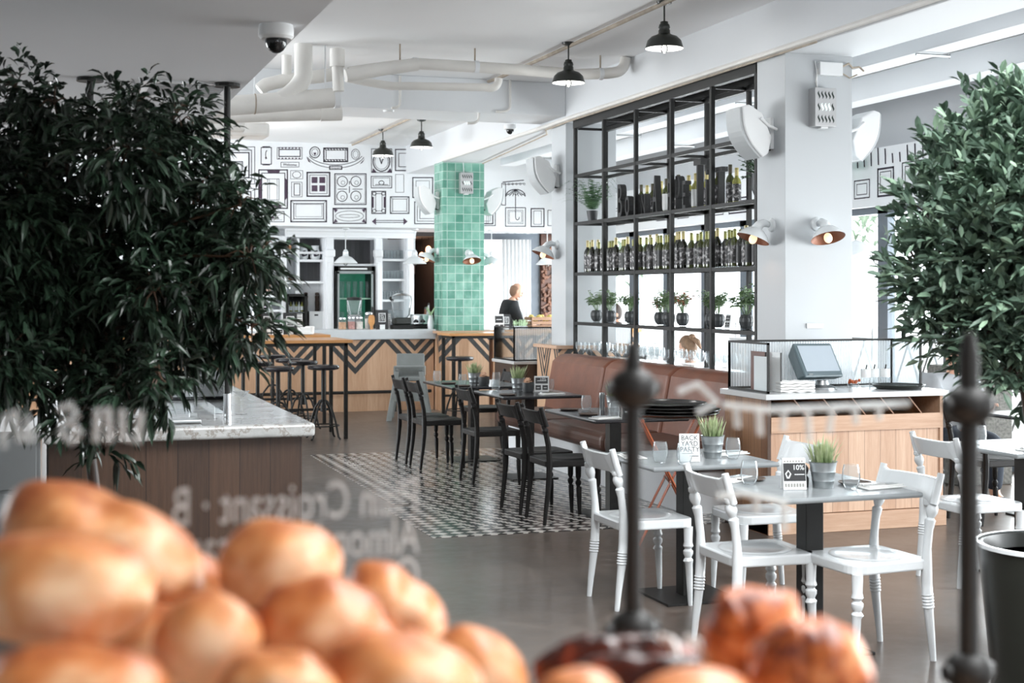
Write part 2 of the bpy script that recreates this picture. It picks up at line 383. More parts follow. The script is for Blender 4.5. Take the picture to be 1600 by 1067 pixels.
# ---------------------------------------------------------------- drawings in ink on the white band
WY = 20.997
def mural():
    m = M()
    def pt(px, py):
        p = onY(px, py, WY); return p
    def line(pts, w=1.0, closed=False):
        P = [pt(*q) for q in pts]; n = len(P); w = w*.0095
        for i in range(n if closed else n-1):
            a, b = P[i], P[(i+1) % n]; d = (b-a)
            if d.length < 1e-6: continue
            d.normalize(); q = Vector((-d.z, 0, d.x))*w/2; e = d*w/2
            m.quad(a-q-e, b-q+e, b+q+e, a+q-e)
    def R(x0, y0, x1, y1, w=1): line([(x0,y0),(x1,y0),(x1,y1),(x0,y1)], w, True)
    def E(cx, cy, rx, ry, w=1, a0=0, a1=360, n=22): line([(cx+rx*cos(radians(a0+(a1-a0)*i/n)), cy+ry*sin(radians(a0+(a1-a0)*i/n))) for i in range(n+1)], w)
    def fill(pts): m.k = 1; P = [pt(*q) for q in pts]; m.add([tuple(p) for p in P], [tuple(range(len(P)))]); m.k = 0
    def frame(x0, y0, x1, y1, g, w=1.3, w2=.8, corner=True):
        R(x0,y0,x1,y1,w); R(x0+g,y0+g,x1-g,y1-g,w2)
        if corner:
            for a, b, c, d in ((x0,y0,x0+g,y0+g),(x1,y0,x1-g,y0+g),(x0,y1,x0+g,y1-g),(x1,y1,x1-g,y1-g)): line([(a,b),(c,d)], .6)
    # far left, glimpsed through the tree
    for bx_ in (60, 130, 205, 270):
        frame(bx_, 236, bx_+52, 300, 6); frame(bx_+6, 308, bx_+46, 346, 4)
    R(345,229,398,287,1); R(350,234,393,283,1.1); R(355,238,389,277,1.8); R(367,252,379,267,1.2); R(369,254,377,265,.6)
    R(345,294,398,344,1.1); R(350,299,392,339,1.6); fill([(395,343),(401,343),(398,340)])
    R(408,230,424,256,1.1); line([(411,229),(421,229)],2); line([(411,257),(421,257)],1.6); E(417,241,2,6,1,90,270); fill([(414,245),(417,245),(415,249)])
    R(433,230,472,248,.7); R(436,233,469,244,1.4)
    for i in range(7):
        x = 436+i*5.3; fill([(x-2,229.5),(x+2,229.5),(x,232.5)]); fill([(x-2,248),(x+2,248),(x,245.5)])
    R(439,253,467,260.5,.7)
    R(404.5,265,449,325,1.8); R(409,270,445,320,1.2); R(418,279,436,312,.7); R(421,279,433,312,.5)
    for q in ([(417,265.5),(438,265.5),(436,270),(419,270)], [(417,319.5),(438,319.5),(440,324.5),(415,324.5)], [(404.5,281),(409,277),(409,313),(404.5,308)], [(445,277),(449,281),(449,308),(445,313)]): fill(q)
    R(408,330,444,346,1.1); line([(411,333),(441,333)],.5); line([(411,343),(441,343)],.5); line([(411,333),(426,342),(441,333)],.5); fill([(422,341),(430,341),(427,337),(424,338)])
    R(454,266,473,279,.6); E(463.5,272.5,6.5,5,.7); R(455.5,284,472,307,.7); R(459.5,286.5,468.5,304.5,1.1)
    frame(454.5,313,510,346,4.5,1.8,1.2); R(462,319,503,338,.5)
    R(480,269,515,306,2.2); R(484,273,511,302,.8)
    for ax in (487, 499):
        for ay in (276, 289): fill([(ax,ay),(ax+9,ay),(ax+9,ay+9.5),(ax,ay+9.5)])
    E(492,237.5,8,8.5,1.3); E(492,237.5,5,5.5,.6); fill([(489.5,238),(494.5,238),(492,243)])
    E(555.5,240.5,6.5,8,.8); E(555.5,240.5,4,5.5,.5)
    R(506,231,543,252,1.9); R(509.5,234,539.5,249,1)
    for i in range(8): line([(507+i*4.6,231),(509.3+i*4.6,234)],1.4); line([(507+i*4.6,249),(509.3+i*4.6,252)],1.4)
    E(524.5,238,46,24,.9,18,162); E(524.5,236,44,21,.9,22,158); R(515,259,534,264,1.5)
    fill([(478.5,244),(486,254),(482,252)]); fill([(570,247),(562,256),(566,254)])
    R(523,271,572,319,1.4); R(525,273,570,317,.5)
    for cx, cy_ in ((535,283),(556,283),(534.5,306),(556,306)): E(cx,cy_,8,8,1.1); E(cx+1,cy_+2,3,3,.5)
    line([(546,283),(546,287)],1.2); line([(546,291),(546,300)],1.2); line([(528,295),(542,295)],1); line([(551,295),(566,295)],1)
    R(520.5,325,572,348.5,1.7); E(546,337,22,8,.7); E(546,337,16,2.5,.6)
    for cx, cy_, sx, sy in ((521,325,1,1),(572,325,-1,1),(521,348,1,-1),(572,348,-1,-1)): fill([(cx,cy_),(cx+7*sx,cy_+2*sy),(cx+3*sx,cy_+7*sy)])
    R(580.5,232,612,269,1); E(596,252,13,15,1.6); E(596,252,10.5,12,.6); line([(593,246),(596,255),(599,246)],1.4)
    fill([(581,269),(589,269),(583,262)]); fill([(612,269),(604,269),(610,262)])
    R(580,275,612,293,1.2); R(583,277.5,609,290,.7); E(596,285,4,3,1); line([(587,288),(606,288)],1)
    R(581,298.5,602.5,333,1.5); R(587,302,597,329,.8)
    for cx in (585,599):
        for cy_ in (302,329): E(cx,cy_,3,2.5,.9,n=10)
    fill([(581,307),(584,307),(584,324),(581,324)]); fill([(599.5,307),(602.5,307),(602.5,324),(599.5,324)])
    line([(587,344),(631,344)],1.1); line([(587,347),(631,347)],1.1); fill([(581,345.5),(587.5,340),(587.5,351)]); fill([(637,345.5),(630.5,340),(630.5,351)])
    R(618,233,642,266,1.7); R(623,239,642,260,1); R(618,272,631,300,.6); frame(610,307,639,333,3.4,1.4,.8)
    line([(650,266),(670,266)],1.1); E(650,268,2.5,2.5,1.2,n=10); E(672,268,2.5,2.5,1.2,n=10); R(654,264,670,268.5,.8)
    R(645,277,676,308,1.6); R(650,282,671,303,.6); R(648,315,690,349,1.4); R(652,318,690,345,.8); R(656,322,690,341,.8)
    # right of the tiled pillar
    R(735,318,774,352,1.2); R(735,322,770,349,1.8); R(735,326,766,345,.6)
    R(784,286,790,320,1.1); line([(786,284),(818,281)],1.4); line([(786,288),(818,286)],.8)
    R(790,324,821,353,1.2); R(794,328,817,349,.6); R(796,330,815,347,.5)
    line([(805.5,296),(805.5,337)],1.2); E(808.5,338,3,5,1.1,10,180,10); E(805.5,306,15,10.5,1.4,180,360)
    for x in (790.5, 796, 801, 805.5, 810, 815, 820.5): line([(805.5,295.5),(x,305.5)],.9)
    for k in range(3): line([(805.5-14+k*10,302),(805.5-9+k*10,304),(805.5-5+k*10,301)],.7)
    R(830,325.5,850,353.5,1.7); R(834,329,846,350,.7)
    R(856,328,872,352,1); R(760,326,763,349,.6)
    for x in range(795, 820, 6): E(x, 287, 1.5, 1.5, .6, n=8)
    text_mesh(m, 'Welcome', .052, TR(*pt(453, 258.6)) @ UP, .0008)
    w = m.build('wall_drawings', [ink, ink2]); struct(w)
mural()
# drawings on the right-hand lintel, seen at a slant
def mural_right():
    m = M()
    def R(y0, z0, y1, z1, w=.012):
        X0 = XE-.124
        for a, b, c, d in ((y0,z0,y1,z0+w),(y0,z1-w,y1,z1),(y0,z0,y0+w,z1),(y1-w,z0,y1,z1)): m.quad((X0,a,b),(X0,c,b),(X0,c,d),(X0,a,d))
    y = 8.0; i = 0; r = random.Random(3)
    while y < 20:
        w = r.choice((.3, .42, .55, .36)); z0 = 2.6 + r.random()*.04; z1 = z0+r.choice((.2, .26, .3))
        R(y, z0, y+w, z1, .012 if i % 2 else .02); R(y+.05, z0+.04, y+w-.05, z1-.04, .008); y += w+.14; i += 1
    for k in range(16):
        y = 11.8+k*.13; h = r.choice((.1, .16, .18)); m.quad((XE-.124, y, 2.94), (XE-.124, y+.02, 2.94), (XE-.124, y+.03, 2.94+h), (XE-.124, y+.01, 2.94+h))
    struct(m.build('wall_drawings_right', [ink]))
mural_right()
# ---------------------------------------------------------------- pendant lamps
bulb_clear = glass('bulb_glass', (.9,.9,.88), 1, .3)
lamp_in = mat('white_enamel', '#dfe2e2', .35, var=.02)
black_enamel = mat('black_enamel', '#20231f', .3, var=.08)
def barn_lamp(name, label, loc, body, inner, group, drop=.36, R=.145):
    t = thing(name, label, 'lamp', loc, 0, group)                    # origin at the ceiling rose
    M().lathe([(0, 0), (.06, 0), (.055, -.018), (.02, -.03), (0, -.03)], seg=20).build('ceiling_rose', body, t, smooth=True)
    M().tube([(0, 0, -.02), (0, 0, -drop+.18)], .007).build('rod', body, t)
    s = M(); d = -drop
    s.lathe([(.012, d+.21), (.03, d+.205), (.03, d+.19), (.038, d+.185), (.045, d+.16), (.038, d+.15), (.045, d+.14), (.045, d+.115), (.06, d+.105), (.1, d+.09), (.13, d+.06), (R, d+.01), (R+.004, d)], seg=28, cap=False)
    s.build('shade', body, t, smooth=2)
    M().lathe([(.0, d+.10), (.06, d+.095), (.097, d+.08), (.126, d+.052), (R-.004, d+.006), (R, d)], seg=28, cap=False).build('shade_lining', inner, t, smooth=2)
    b = M(); b.ball((0, 0, d+.0), (.03, .03, .036)); b.lathe([(.014, d+.03), (.014, d+.08)]); b.build('bulb', bulb_clear, t, smooth=True)
    return t
def ceiling_fill(x, y, z, e=2.5):  # point fill added to brighten the ceiling; the pendants themselves are unlit
    l = bpy.data.lights.new('added_ceiling_fill', 'POINT'); l.energy = e; l.color = (1, .97, .93); l.shadow_soft_size = .05
    o = bpy.data.objects.new('added_ceiling_fill', l); COL.objects.link(o); o.location = (x, y, z)
for q in ((4.58, 9.95), (4.52, 11.85), (4.52, 18.95), (4.73, 17.7), (2.9, 18.9), (1.3, 18.9)): ceiling_fill(*q, CZ-.43)

L1 = barn_lamp('pendant_lamp', 'black barn pendant lamp nearest the camera, at the top of the picture', (4.58, 9.95, CZ), black_enamel, lamp_in, 'black ceiling pendants')
dup(L1, (4.52, 11.85, CZ), 0, 'second black barn pendant lamp, hanging in front of the painted pipe end')
dup(L1, (4.52, 18.95, CZ), 0, 'black barn pendant lamp hanging before the drawings, left of the two far ones')
dup(L1, (4.73, 17.7, CZ), 0, 'black barn pendant lamp half behind the cross beam, right of the two far ones')
WL = barn_lamp('white_pendant_lamp', 'white domed pendant lamp hanging in front of the green-lit drinks fridge', (0, 0, 0), gloss_white, lamp_in, 'white pendants over the bar', drop=.54, R=.18)
wl = [(540, 0), (648, 'white pendant lamp hanging just left of the green tiled pillar'), (768, 'white pendant lamp before the curtained window right of the tiled pillar'), (855, 'white pendant lamp seen just left of the middle white pillar')]
for i, (px, lb) in enumerate(wl):
    p = onY(px, 400, 21.4); q = (p.x, 21.4, 2.612)
    if i == 0: WL.location = q
    else: dup(WL, q, 0, lb)
# ---------------------------------------------------------------- wall sconces
copper = mat('copper_lining', '#8d5a42', .4, metal=.3, var=.1)
warm = (1, .66, .42)
bulb_warm = mat('lit_bulb', '#ffe0b8', .4, emit=(1, .72, .45), es=.6)
def sconce(label, loc, rz, lit=True):                                # faces local -y (out of the wall)
    t = thing('wall_sconce', label, 'lamp', loc, rz, 'white gooseneck wall lamps')
    M().lathe([(0, 0), (.055, 0), (.05, .015), (.02, .03), (0, .03)], seg=18, T=RX(pi/2)).build('wall_plate', gloss_white, t, smooth=True)
    M().tube([(0, -.02, 0), (0, -.07, .015), (0, -.11, .0), (0, -.14, -.04)], [.022, .03, .036, .045], 12).build('neck', gloss_white, t, smooth=2)
    T = TR(0, -.16, -.1) @ RX(radians(-22))
    M().lathe([(.03, .08), (.06, .07), (.1, .035), (.125, 0), (.13, -.012)], seg=24, cap=False, T=T).build('shade', gloss_white, t, smooth=2)
    M().lathe([(0, .066), (.055, .062), (.095, .03), (.12, -.003), (.129, -.012)], seg=24, cap=False, T=T).build('shade_lining', copper, t, smooth=2)
    M().ball((0, 0, -.01), (.032, .032, .04), T=T).build('bulb', bulb_warm if lit else bulb_clear, t, smooth=True)
    return t
def glow(loc, e=6):
    l = bpy.data.lights.new('sconce_light', 'SPOT'); l.energy = e; l.color = (1, .62, .42); l.shadow_soft_size = .04; l.spot_size = radians(120); l.spot_blend = .4
    o = bpy.data.objects.new('sconce_light', l); COL.objects.link(o); o.location = loc; return o
SC = [('white gooseneck wall lamp on the side of the near white pillar, beside the bottles', (5.37, 9.70, 2.14), -pi/2, (-.17, 0)),
      ('white gooseneck wall lamp on the front of the near white pillar', (5.64, 9.5, 2.14), 0, (0, -.17)),
      ('white gooseneck wall lamp on the side of the middle white pillar', (5.37, 14.42, 2.14), -pi/2, (-.17, 0)),
      ('white gooseneck wall lamp on the left side of the green tiled pillar', (5.37, 19.2, 2.2), -pi/2, (-.17, 0)),
      ('white gooseneck wall lamp on the front of the green tiled pillar', (5.74, 18.95, 2.17), 0, (0, -.17)),
      ('white gooseneck wall lamp on the right side of the green tiled pillar', (5.97, 19.2, 2.15), pi/2, (.17, 0)),
      ('white gooseneck wall lamp poking out right of the near white pillar', (5.95, 9.75, 2.05), pi/2, (.17, 0))]
for lb, loc, rz, (dx, dy) in SC:
    sconce(lb, loc, rz); glow((loc[0]+dx, loc[1]+dy, loc[2]-.16), .12 if rz == 0 else .5)
# ---------------------------------------------------------------- loudspeakers
spk_grille = mat('speaker_grille', '#b4b8ba', .6, var=.03)
def speaker(label, loc, rz):                                          # leans out from the wall along local -y, face tilted down
    t = thing('loudspeaker', label, 'speaker', loc, rz, 'white loudspeakers on the pillars')
    M().box(-.05, .05, -.03, 0, -.14, .1).build('wall_bracket', plastic_white, t, bevel=.004)
    T = TR(0, -.17, 0) @ RX(radians(24))
    n = 10; prof = [(-.10, -.21), (.10, -.16), (.12, 0), (.10, .16), (-.10, .21)]
    face = [(-.06-.055*cos(pi*(i/n-.5)), -.21+.42*i/n) for i in range(n, -1, -1)]
    poly = [(.0, -.2), (.075, -.1), (.075, .1), (.0, .2)]+face
    Q = T @ Matrix(((0,0,1,0),(1,0,0,0),(0,1,0,0),(0,0,0,1)))
    M().prism(poly, -.13, .13, Q).build('cabinet', plastic_white, t, bevel=.012)
    g = [(-.174-.0*cos(0), 0)]
    f2 = [(-.078-.058*cos(pi*(i/n-.5)), -.205+.41*i/n) for i in range(n, -1, -1)]; f3 = [(a+.03, b) for a, b in reversed(f2)]
    M().prism(f2+f3, -.115, .115, Q).build('grille', spk_grille, t)
    for s in (-1, 1): M().tube([(s*.13, -.02, .0), (s*.136, -.1, .03), (s*.136, -.16, .08)], .012).build('bracket_arm', plastic_white, t)
    M().cbox((0, -.05, -.14), (.03, .08, .02)).build('hinge', black_metal, t)
    return t
speaker('white curved loudspeaker on the side of the near white pillar, above the bottles', (5.37, 9.72, 2.86), -pi/2)
speaker('white curved loudspeaker on the far side of the near white pillar', (5.95, 9.72, 2.86), pi/2)
speaker('white curved loudspeaker on the side of the middle white pillar', (5.37, 14.4, 2.9), -pi/2)
speaker('white curved loudspeaker on the left side of the green tiled pillar', (5.37, 19.18, 2.93), -pi/2)
speaker('white curved loudspeaker on the right side of the green tiled pillar', (5.97, 19.18, 2.93), pi/2)
# ---------------------------------------------------------------- perforated boxes (wavy slots) on two pillars
dark_slot = mat('dark_slot', '#23302c', .4); teal_glow = mat('pale_teal_tube', '#d5efe9', .3, emit=(.75, 1, .95), es=.5)
def wave_box(label, loc):
    t = thing('insect_light', label, 'lamp', loc)
    M().box(-.09, .09, -.1, 0, -.145, .145).build('housing', mat('slotted_steel', '#b9b9ba', .35, metal=.6, var=.05), t, bevel=.004)
    s = M()
    for zz in (.09, .0, -.09):
        for i in range(5):
            x = -.06+i*.03; pts = [(x+.006*sin(pi*2*(k/6)), zz-.03+.06*k/6) for k in range(7)]
            w = [.001, .004, .007, .008, .007, .004, .001]
            poly = [(a-w[k], b) for k, (a, b) in enumerate(pts)]+[(a+w[k], b) for k, (a, b) in reversed(list(enumerate(pts)))]
            s.k = 1 if (zz == 0 and 0 < i < 4) else 0
            s.add([(a, -.1012, b) for a, b in poly], [tuple(range(len(poly)))])
    s.build('slots', [dark_slot, teal_glow], t)
    M().cbox((0, -.05, -.152), (.06, .06, .014)).build('catch_tray', plastic_white, t)
    M().tube([(-.02, -.01, .145), (-.03, -.012, .3), (-.04, -.01, .36)], .005).build('cable', plastic_white, t)
wave_box('grey box with wavy slots on the front of the near white pillar', (5.66, 9.5, 3.02))
wave_box('grey box with wavy slots on the front of the green tiled pillar', (5.69, 18.95, 3.14))
jb = thing('junction_box', 'white socket box high on the near white pillar with loose cables', 'socket', (5.74, 9.5, 3.32))
M().box(-.1, .1, -.05, 0, -.05, .05).build('box', plastic_white, jb, bevel=.006)
M().tube([(.1, -.02, .02), (.16, -.03, .05), (.2, -.02, .02), (.26, -.02, .03), (.3, -.02, .0)], .008).build('cable', stain, jb)
M().tube([(-.1, -.02, .0), (-.12, -.02, -.1), (-.1, -.015, -.16)], .004).build('cable', pipe_m, jb); M().tube([(.1, -.02, -.02), (.17, -.03, -.06), (.24, -.02, -.03)], .006).build('cable', stain, jb)
tag(M().box(-.07, .07, -.012, 0, -.02, .02).build('door_label', gloss_white, loc=(5.62, 9.5, 1.37), bevel=.003), 'small white name-plate low on the near white pillar', 'plate')
# exit sign
ex = thing('exit_sign', 'green running-man emergency exit sign hanging before the right wall', 'sign', (8.05, 13.1, 2.98), -pi/2)
M().box(-.17, .17, 0, .02, -.075, .075).build('sign_plate', mat('sign_green', '#35ae8a', .4, emit=(.03,.3,.2), es=.2), ex)
e = M(); e.box(-.16, -.11, -.002, 0, -.07, .07); e.box(-.09, .02, -.002, 0, -.008, .008); e.add([(-.1,-.002,0),(-.06,-.002,.03),(-.06,-.002,-.03)],[(0,1,2)])
e.ball((.09, -.002, .045), (.012, .002, .012)); e.tube([(.085,-.001,.03),(.075,-.001,-.01)], .011, 6); e.tube([(.08,-.001,-.01),(.1,-.001,-.03),(.09,-.001,-.06)], .007, 6); e.tube([(.075,-.001,-.01),(.06,-.001,-.035),(.035,-.001,-.035)], .007, 6); e.tube([(.085,-.001,.025),(.11,-.001,.01),(.125,-.001,.02)], .006, 6); e.tube([(.085,-.001,.025),(.06,-.001,.02),(.05,-.001,.0)], .006, 6)
e.build('running_figure', card_white, ex)
for k in (-.12, .12): M().tube([(k, .01, .075), (k, .01, .87)], .004).build('hanger', steel, ex)
# ---------------------------------------------------------------- pipes under the ceiling
def pl(pts, y, z=None): return [tuple(onY(a, b, y)) for a, b in pts]
def arc(a, b, c, n=6):                      # rounded corner through b
    a, b, c = Vector(a), Vector(b), Vector(c)
    return [tuple(a*(1-t)**2+b*2*t*(1-t)+c*t*t) for t in (i/n for i in range(n+1))]
P = thing('ceiling_pipe', 'large capped white-painted pipe with an elbow up to the ceiling, left under the ceiling', 'pipe', (0, 0, 0))
y0 = 12.7
a = pl([(300, 171), (345, 166), (524, 152)], y0); m = M(); m.tube(a, .088, 20); m.build('horizontal_run', pipe_m, P, smooth=True)
m = M(); e_ = Vector(a[-1]); d_ = (Vector(a[-1])-Vector(a[-2])).normalized(); m.tube([e_-d_*.02, e_+d_*.03], .095, 20); m.build('end_cap', white, P, smooth=True)
b = pl([(474, 66), (474, 118), (470, 138), (448, 150), (436, 158)], y0)
m = M(); m.tube([b[0]]+arc(b[1], b[2], b[4]), .082, 18); m.build('riser', pipe_m, P, smooth=True)
m = M()
for px, py in ((398, 162),): 
    q = onY(px, py, y0); m.tube([q-Vector((.006,0,0)), q+Vector((.006,0,0))], .092, 20)
m.build('joint_ring', stain, P, smooth=True)
def hanger(px, py, y, h=None): 
    q = onY(px, py, y); return M().tube([q, (q.x, q.y, CZ)], .008, 6)
for px, py in ((398, 148), (508, 140)): hanger(px, py, y0).build('hanger_rod', white, P)
P = thing('ceiling_pipe', 'second white pipe directly behind and below the large capped pipe', 'pipe', (0, 0, 0))
a = pl([(300, 184), (345, 181), (500, 177), (533, 176)], 13.5); M().tube(a, .066, 18).build('horizontal_run', pipe_m, P, smooth=True)
m = M(); m.tube(a[-2:], .074, 18); m.build('end_cap', pipe_m, P, smooth=True)
P = thing('ceiling_pipe', 'short thick white pipe with rounded left end behind the riser', 'pipe', (0, 0, 0))
a = pl([(405, 140), (415, 132), (440, 126), (505, 118), (530, 114)], 13.1); M().tube(a, .062, 16).build('horizontal_run', pipe_m, P, smooth=True)
a = pl([(448, 86), (448, 122)], 13.1); M().tube(a, .045, 14).build('riser', pipe_m, P, smooth=True)
P = thing('ceiling_pipe', 'long white pipe running right under the ceiling to an elbow at the beam', 'pipe', (0, 0, 0))
a = pl([(545, 113), (600, 105), (652, 99), (740, 104), (820, 109), (900, 116), (950, 114)], 12.4)+arc(tuple(onY(958, 113, 12.4)), tuple(onY(974, 112, 12.4)), tuple(onY(977, 96, 12.4)))+[tuple(onY(978, 90, 12.4))]
M().tube(a, .052, 16).build('horizontal_run', pipe_m, P, smooth=True)
for px, py in ((648, 99), (744, 104), (938, 115)):
    q = onY(px, py, 12.4); M().tube([q-Vector((.02, 0, 0)), q+Vector((.02, 0, 0))], .058, 16).build('coupling', white, P, smooth=True)
for px, py in ((625, 98), (742, 99), (938, 108)): hanger(px, py, 12.4).build('hanger_rod', stain, P)
P = thing('ceiling_pipe', 'thick grey-white branch pipe with a box joint left of the long pipe', 'pipe', (0, 0, 0))
a = pl([(540, 118), (600, 107), (652, 100)], 12.2); M().tube(a, .058, 16).build('branch', pipe_m, P, smooth=True)
a = pl([(527, 76), (527, 104)], 12.4); M().tube(a, .066, 18).build('riser', pipe_m, P, smooth=True)
a = pl([(527, 103), (529, 142)], 12.4); M().tube(a, .05, 14).build('drop', pipe_m, P, smooth=True)
a = pl([(490, 96), (560, 95), (600, 96), (622, 100)], 14.0); M().tube(a, .03, 10).build('back_run', pipe_m, P, smooth=True)
P = thing('ceiling_pipe', 'thinner white pipe below the long one with an elbow up at its right end', 'pipe', (0, 0, 0))
a = pl([(540, 121), (575, 128), (612, 134), (650, 134), (755, 136)], 12.9)+arc(tuple(onY(766, 137, 12.9)), tuple(onY(779, 137, 12.9)), tuple(onY(779, 122, 12.9)))
M().tube(a, .038, 14).build('horizontal_run', pipe_m, P, smooth=True)
P = thing('ceiling_pipe', 'white box duct ends under the left bulkhead, before the drawings', 'duct', (0, 0, 0))
M().box(1.2, onY(384, 200, 14).x, 14, 14.16, onY(380, 205, 14).z, onY(380, 186, 14).z).build('duct', pipe_m, P, bevel=.03)
M().box(1.2, onY(422, 200, 15.6).x, 15.6, 16, onY(400, 212, 15.6).z, onY(400, 190, 15.6).z).build('duct', pipe_m, P, bevel=.03)
# surface cables on the ceiling and beams
def cable(label, pts, r=.012, m=pipe_m): return tag(M().tube(pts, r, 8).build('conduit', m, smooth=True), label, 'conduit')
cable('painted conduit along the ceiling linking the two nearest black lamps', [(4.55, 5.3, CZ-.025), (4.55, 9.95, CZ-.025), (4.53, 13.9, CZ-.025), (4.5, 14.14, CZ-.025)], .018, stain)
cable('painted conduit along the ceiling past the far black lamps', [(4.55, 14.95, CZ-.02), (4.52, 18.95, CZ-.02), (4.52, 20.9, CZ-.02)], .016, stain)
cable('thick conduit along the foot of the long beam above the shelf', [(5.345, 4, 3.46), (5.345, 9.3, 3.46), (5.345, 13.9, 3.46), (5.345, 14.7, 3.45), (5.345, 18.9, 3.45)], .024, pipe_m)
cable('thin brown cable under the long beam near the middle pillar', [(5.34, 9.0, 3.425), (5.34, 14.0, 3.425), (5.34, 14.7, 3.41), (5.5, 15.1, 3.41), (5.9, 18.8, 3.41)], .009, stain)
for lb, px, py, x2, y2 in (('bent conduit dropping across the cross beam, left', 625, 118, 612, 168), ('bent conduit dropping across the cross beam beside the thin pipe elbow', 797, 121, 775, 174), ('bent conduit at the corner of cross beam and long beam', 906, 136, 909, 172), ('short bent conduit on the underside of the cross beam', 748, 176, 730, 192)):
    yb = 14.14; a = onY(px, py, yb); b = onY(px, y2-8, yb); c_ = onY(x2, y2, yb)
    cable(lb, [tuple(a)]+arc(tuple(b), (b.x, b.y, c_.z), tuple(c_)), .014, pipe_m)
tag(M().lathe([(0, -.02), (.05, -.015), (.06, 0), (0, 0)], seg=16).build('smoke_detector', plastic_white, loc=tuple(onY(607, 172, 14.1)), smooth=True), 'small round detector on the cross beam at the end of a bent cable', 'detector')
# cameras
def dome(label, loc, s=1.0):
    t = thing('dome_camera', label, 'security camera', loc)
    M().lathe([(0, 0), (.065*s, 0), (.068*s, -.02*s), (.068*s, -.045*s), (.058*s, -.055*s), (0, -.055*s)], seg=28).build('housing', plastic_white, t, smooth=True)
    M().ball((0, 0, -.06*s), (.043*s, .043*s, .05*s)).build('dome', mat('smoked_dome', '#1b1c1d', .08, var=.05), t, smooth=True)
dome('large white dome security camera under the left bulkhead near the camera', (.98, 6.06, 2.76), 1.1)
dome('small dome security camera under the cross beam near the middle pillar', tuple(onY(797, 194, 14.9)), 1.0)
# ceiling grille and rails on the bulkhead
v = thing('ceiling_vent', 'rectangular air grille in the bulkhead ceiling above the tree', 'vent', (.8, 8.1, 2.76))
M().box(-.25, .25, -.28, .28, -.012, 0).build('frame', gloss_white, v); sl = M()
for i in range(9): sl.box(-.2, .2, -.23+i*.052, -.2+i*.052, -.016, -.012)
sl.build('slats', mat('grille_grey', '#a9aaad', .5), v)
# trays / ducts beyond the beam, right
for lb, x0, x1, z0, z1 in (('upper white ventilation duct beyond the long beam', 6.55, 6.8, 3.5, 3.7), ('lower white ventilation duct beside the right wall', 7.25, 7.5, 3.4, 3.62)):
    d = thing('ventilation_duct', lb, 'duct', ((x0+x1)/2, 4, z0))
    M().box(-(x1-x0)/2, (x1-x0)/2, 0, 16, 0, z1-z0).build('duct_body', white, d, bevel=.01)
    for y in (2.5, 5.5, 8.5, 11.5, 14.5):
        M().tube([((x1-x0)/2+.03, y, -.04), ((x1-x0)/2+.03, y, CZ-z0)], .006, 6).build('hanger_rod', steel, d); M().tube([(-(x1-x0)/2-.03, y, -.02), ((x1-x0)/2+.03, y, -.02)], .012, 6).build('hanger_bar', steel, d)
# black poles from the bulkhead to the marble counter (the screen's posts)
def pole(label, x, y, z0):
    t = thing('black_pole', label, 'pole', (x, y, z0))
    M().tube([(0, 0, .0), (0, 0, 2.755-z0)], .018, 12).build('post', black_metal, t)
    M().lathe([(0, 2.74-z0), (.07, 2.74-z0), (.07, 2.757-z0), (0, 2.757-z0)], seg=16).build('ceiling_plate', black_metal, t)
    M().tube([(0, 0, 0), (0, 0, .14)], .021, 14).build('foot_sleeve', chrome, t)
pole('black pole right of the dark tree, from bulkhead to marble counter', 1.0, 7.83, .932)
pole('black pole behind the top of the dark tree, left of the other', .285, 7.86, .932)
# ---------------------------------------------------------------- back bar
CY = 22.0
def cx(px): return onY(px, 400, CY).x
def cz(py): return H-(py-457)/F*(CY*cos(YAW)+6*sin(YAW))     # height at the cabinet front
def shelfunit(label, x0, x1, zs, verts=(), back=white, z1=2.5, z0=0, t=.035):
    o = thing('bottle_cabinet', label, 'shelf unit', (x0, CY, 0)); w = x1-x0; D = .38
    M().box(0, w, D-.02, D, z0, z1).build('back_panel', back, o)
    for x in (0, w-t): M().box(x, x+t, 0, D-.02, z0, z1).build('side_panel', white, o)
    for z in zs: M().box(t, w-t, .005, D-.02, z-t/2, z+t/2).build('shelf', white, o)
    for x, a, b in verts: M().box(x-x0-t/2, x-x0+t/2, .01, D-.02, a, b).build('divider', white, o)
    return o
def deepz(*py): return [cz(p) for p in py]
xa, xb, xc, xd = cx(362), cx(444.5), cx(466.5), cx(509)
shelfunit('white open shelving far left behind the beer taps', cx(260), xa, deepz(384, 422, 462, 505), z1=2.45)
uA = shelfunit('white open shelving holding liquor bottles behind the beer taps', xa, xb, deepz(372, 421, 462, 484), [(cx(422), cz(510), cz(462))])
o = shelfunit('tall white cupboard with a dark niche, white pitchers and a small fridge', xb, xd, deepz(396, 441)+[1.0], [(xc, cz(441), 2.47)])
M().box(xc-xb+.02, xd-xb-.03, .3, .33, cz(440), 2.47).build('dark_backing', dark_board, o)
M().box(xc-xb+.02, xd-xb-.03, .01, .3, cz(408)-.018, cz(408)+.018).build('shelf', white, o)
def pilaster(x0, x1, label):
    t = thing('pilaster', label, 'pilaster', (x0, CY-.08, 0)); w = x1-x0
    M().box(0, w, 0, .1, 0, 2.5).build('post', white, t, bevel=.006); M().box(-.02, w+.02, -.03, .1, 2.18, 2.3).build('capital', white, t, bevel=.02)
    M().box(.02, w-.02, -.012, 0, 1.3, 2.1).build('raised_panel', white, t, bevel=.006)
pilaster(xd, cx(520), 'white pilaster left of the drinks fridge')
pilaster(cx(585), cx(594.5), 'white pilaster between drinks fridge and glass shelves')
pilaster(cx(635), cx(645), 'white pilaster at the right end of the glass shelves')
fx0, fx1 = cx(520), cx(585)
nb = thing('niche_surround', 'dark boarded niche above the drinks fridge', 'cupboard', (fx0, CY, 0))
M().box(0, fx1-fx0, .3, .34, cz(417), 2.5).build('dark_boards', dark_board, nb)
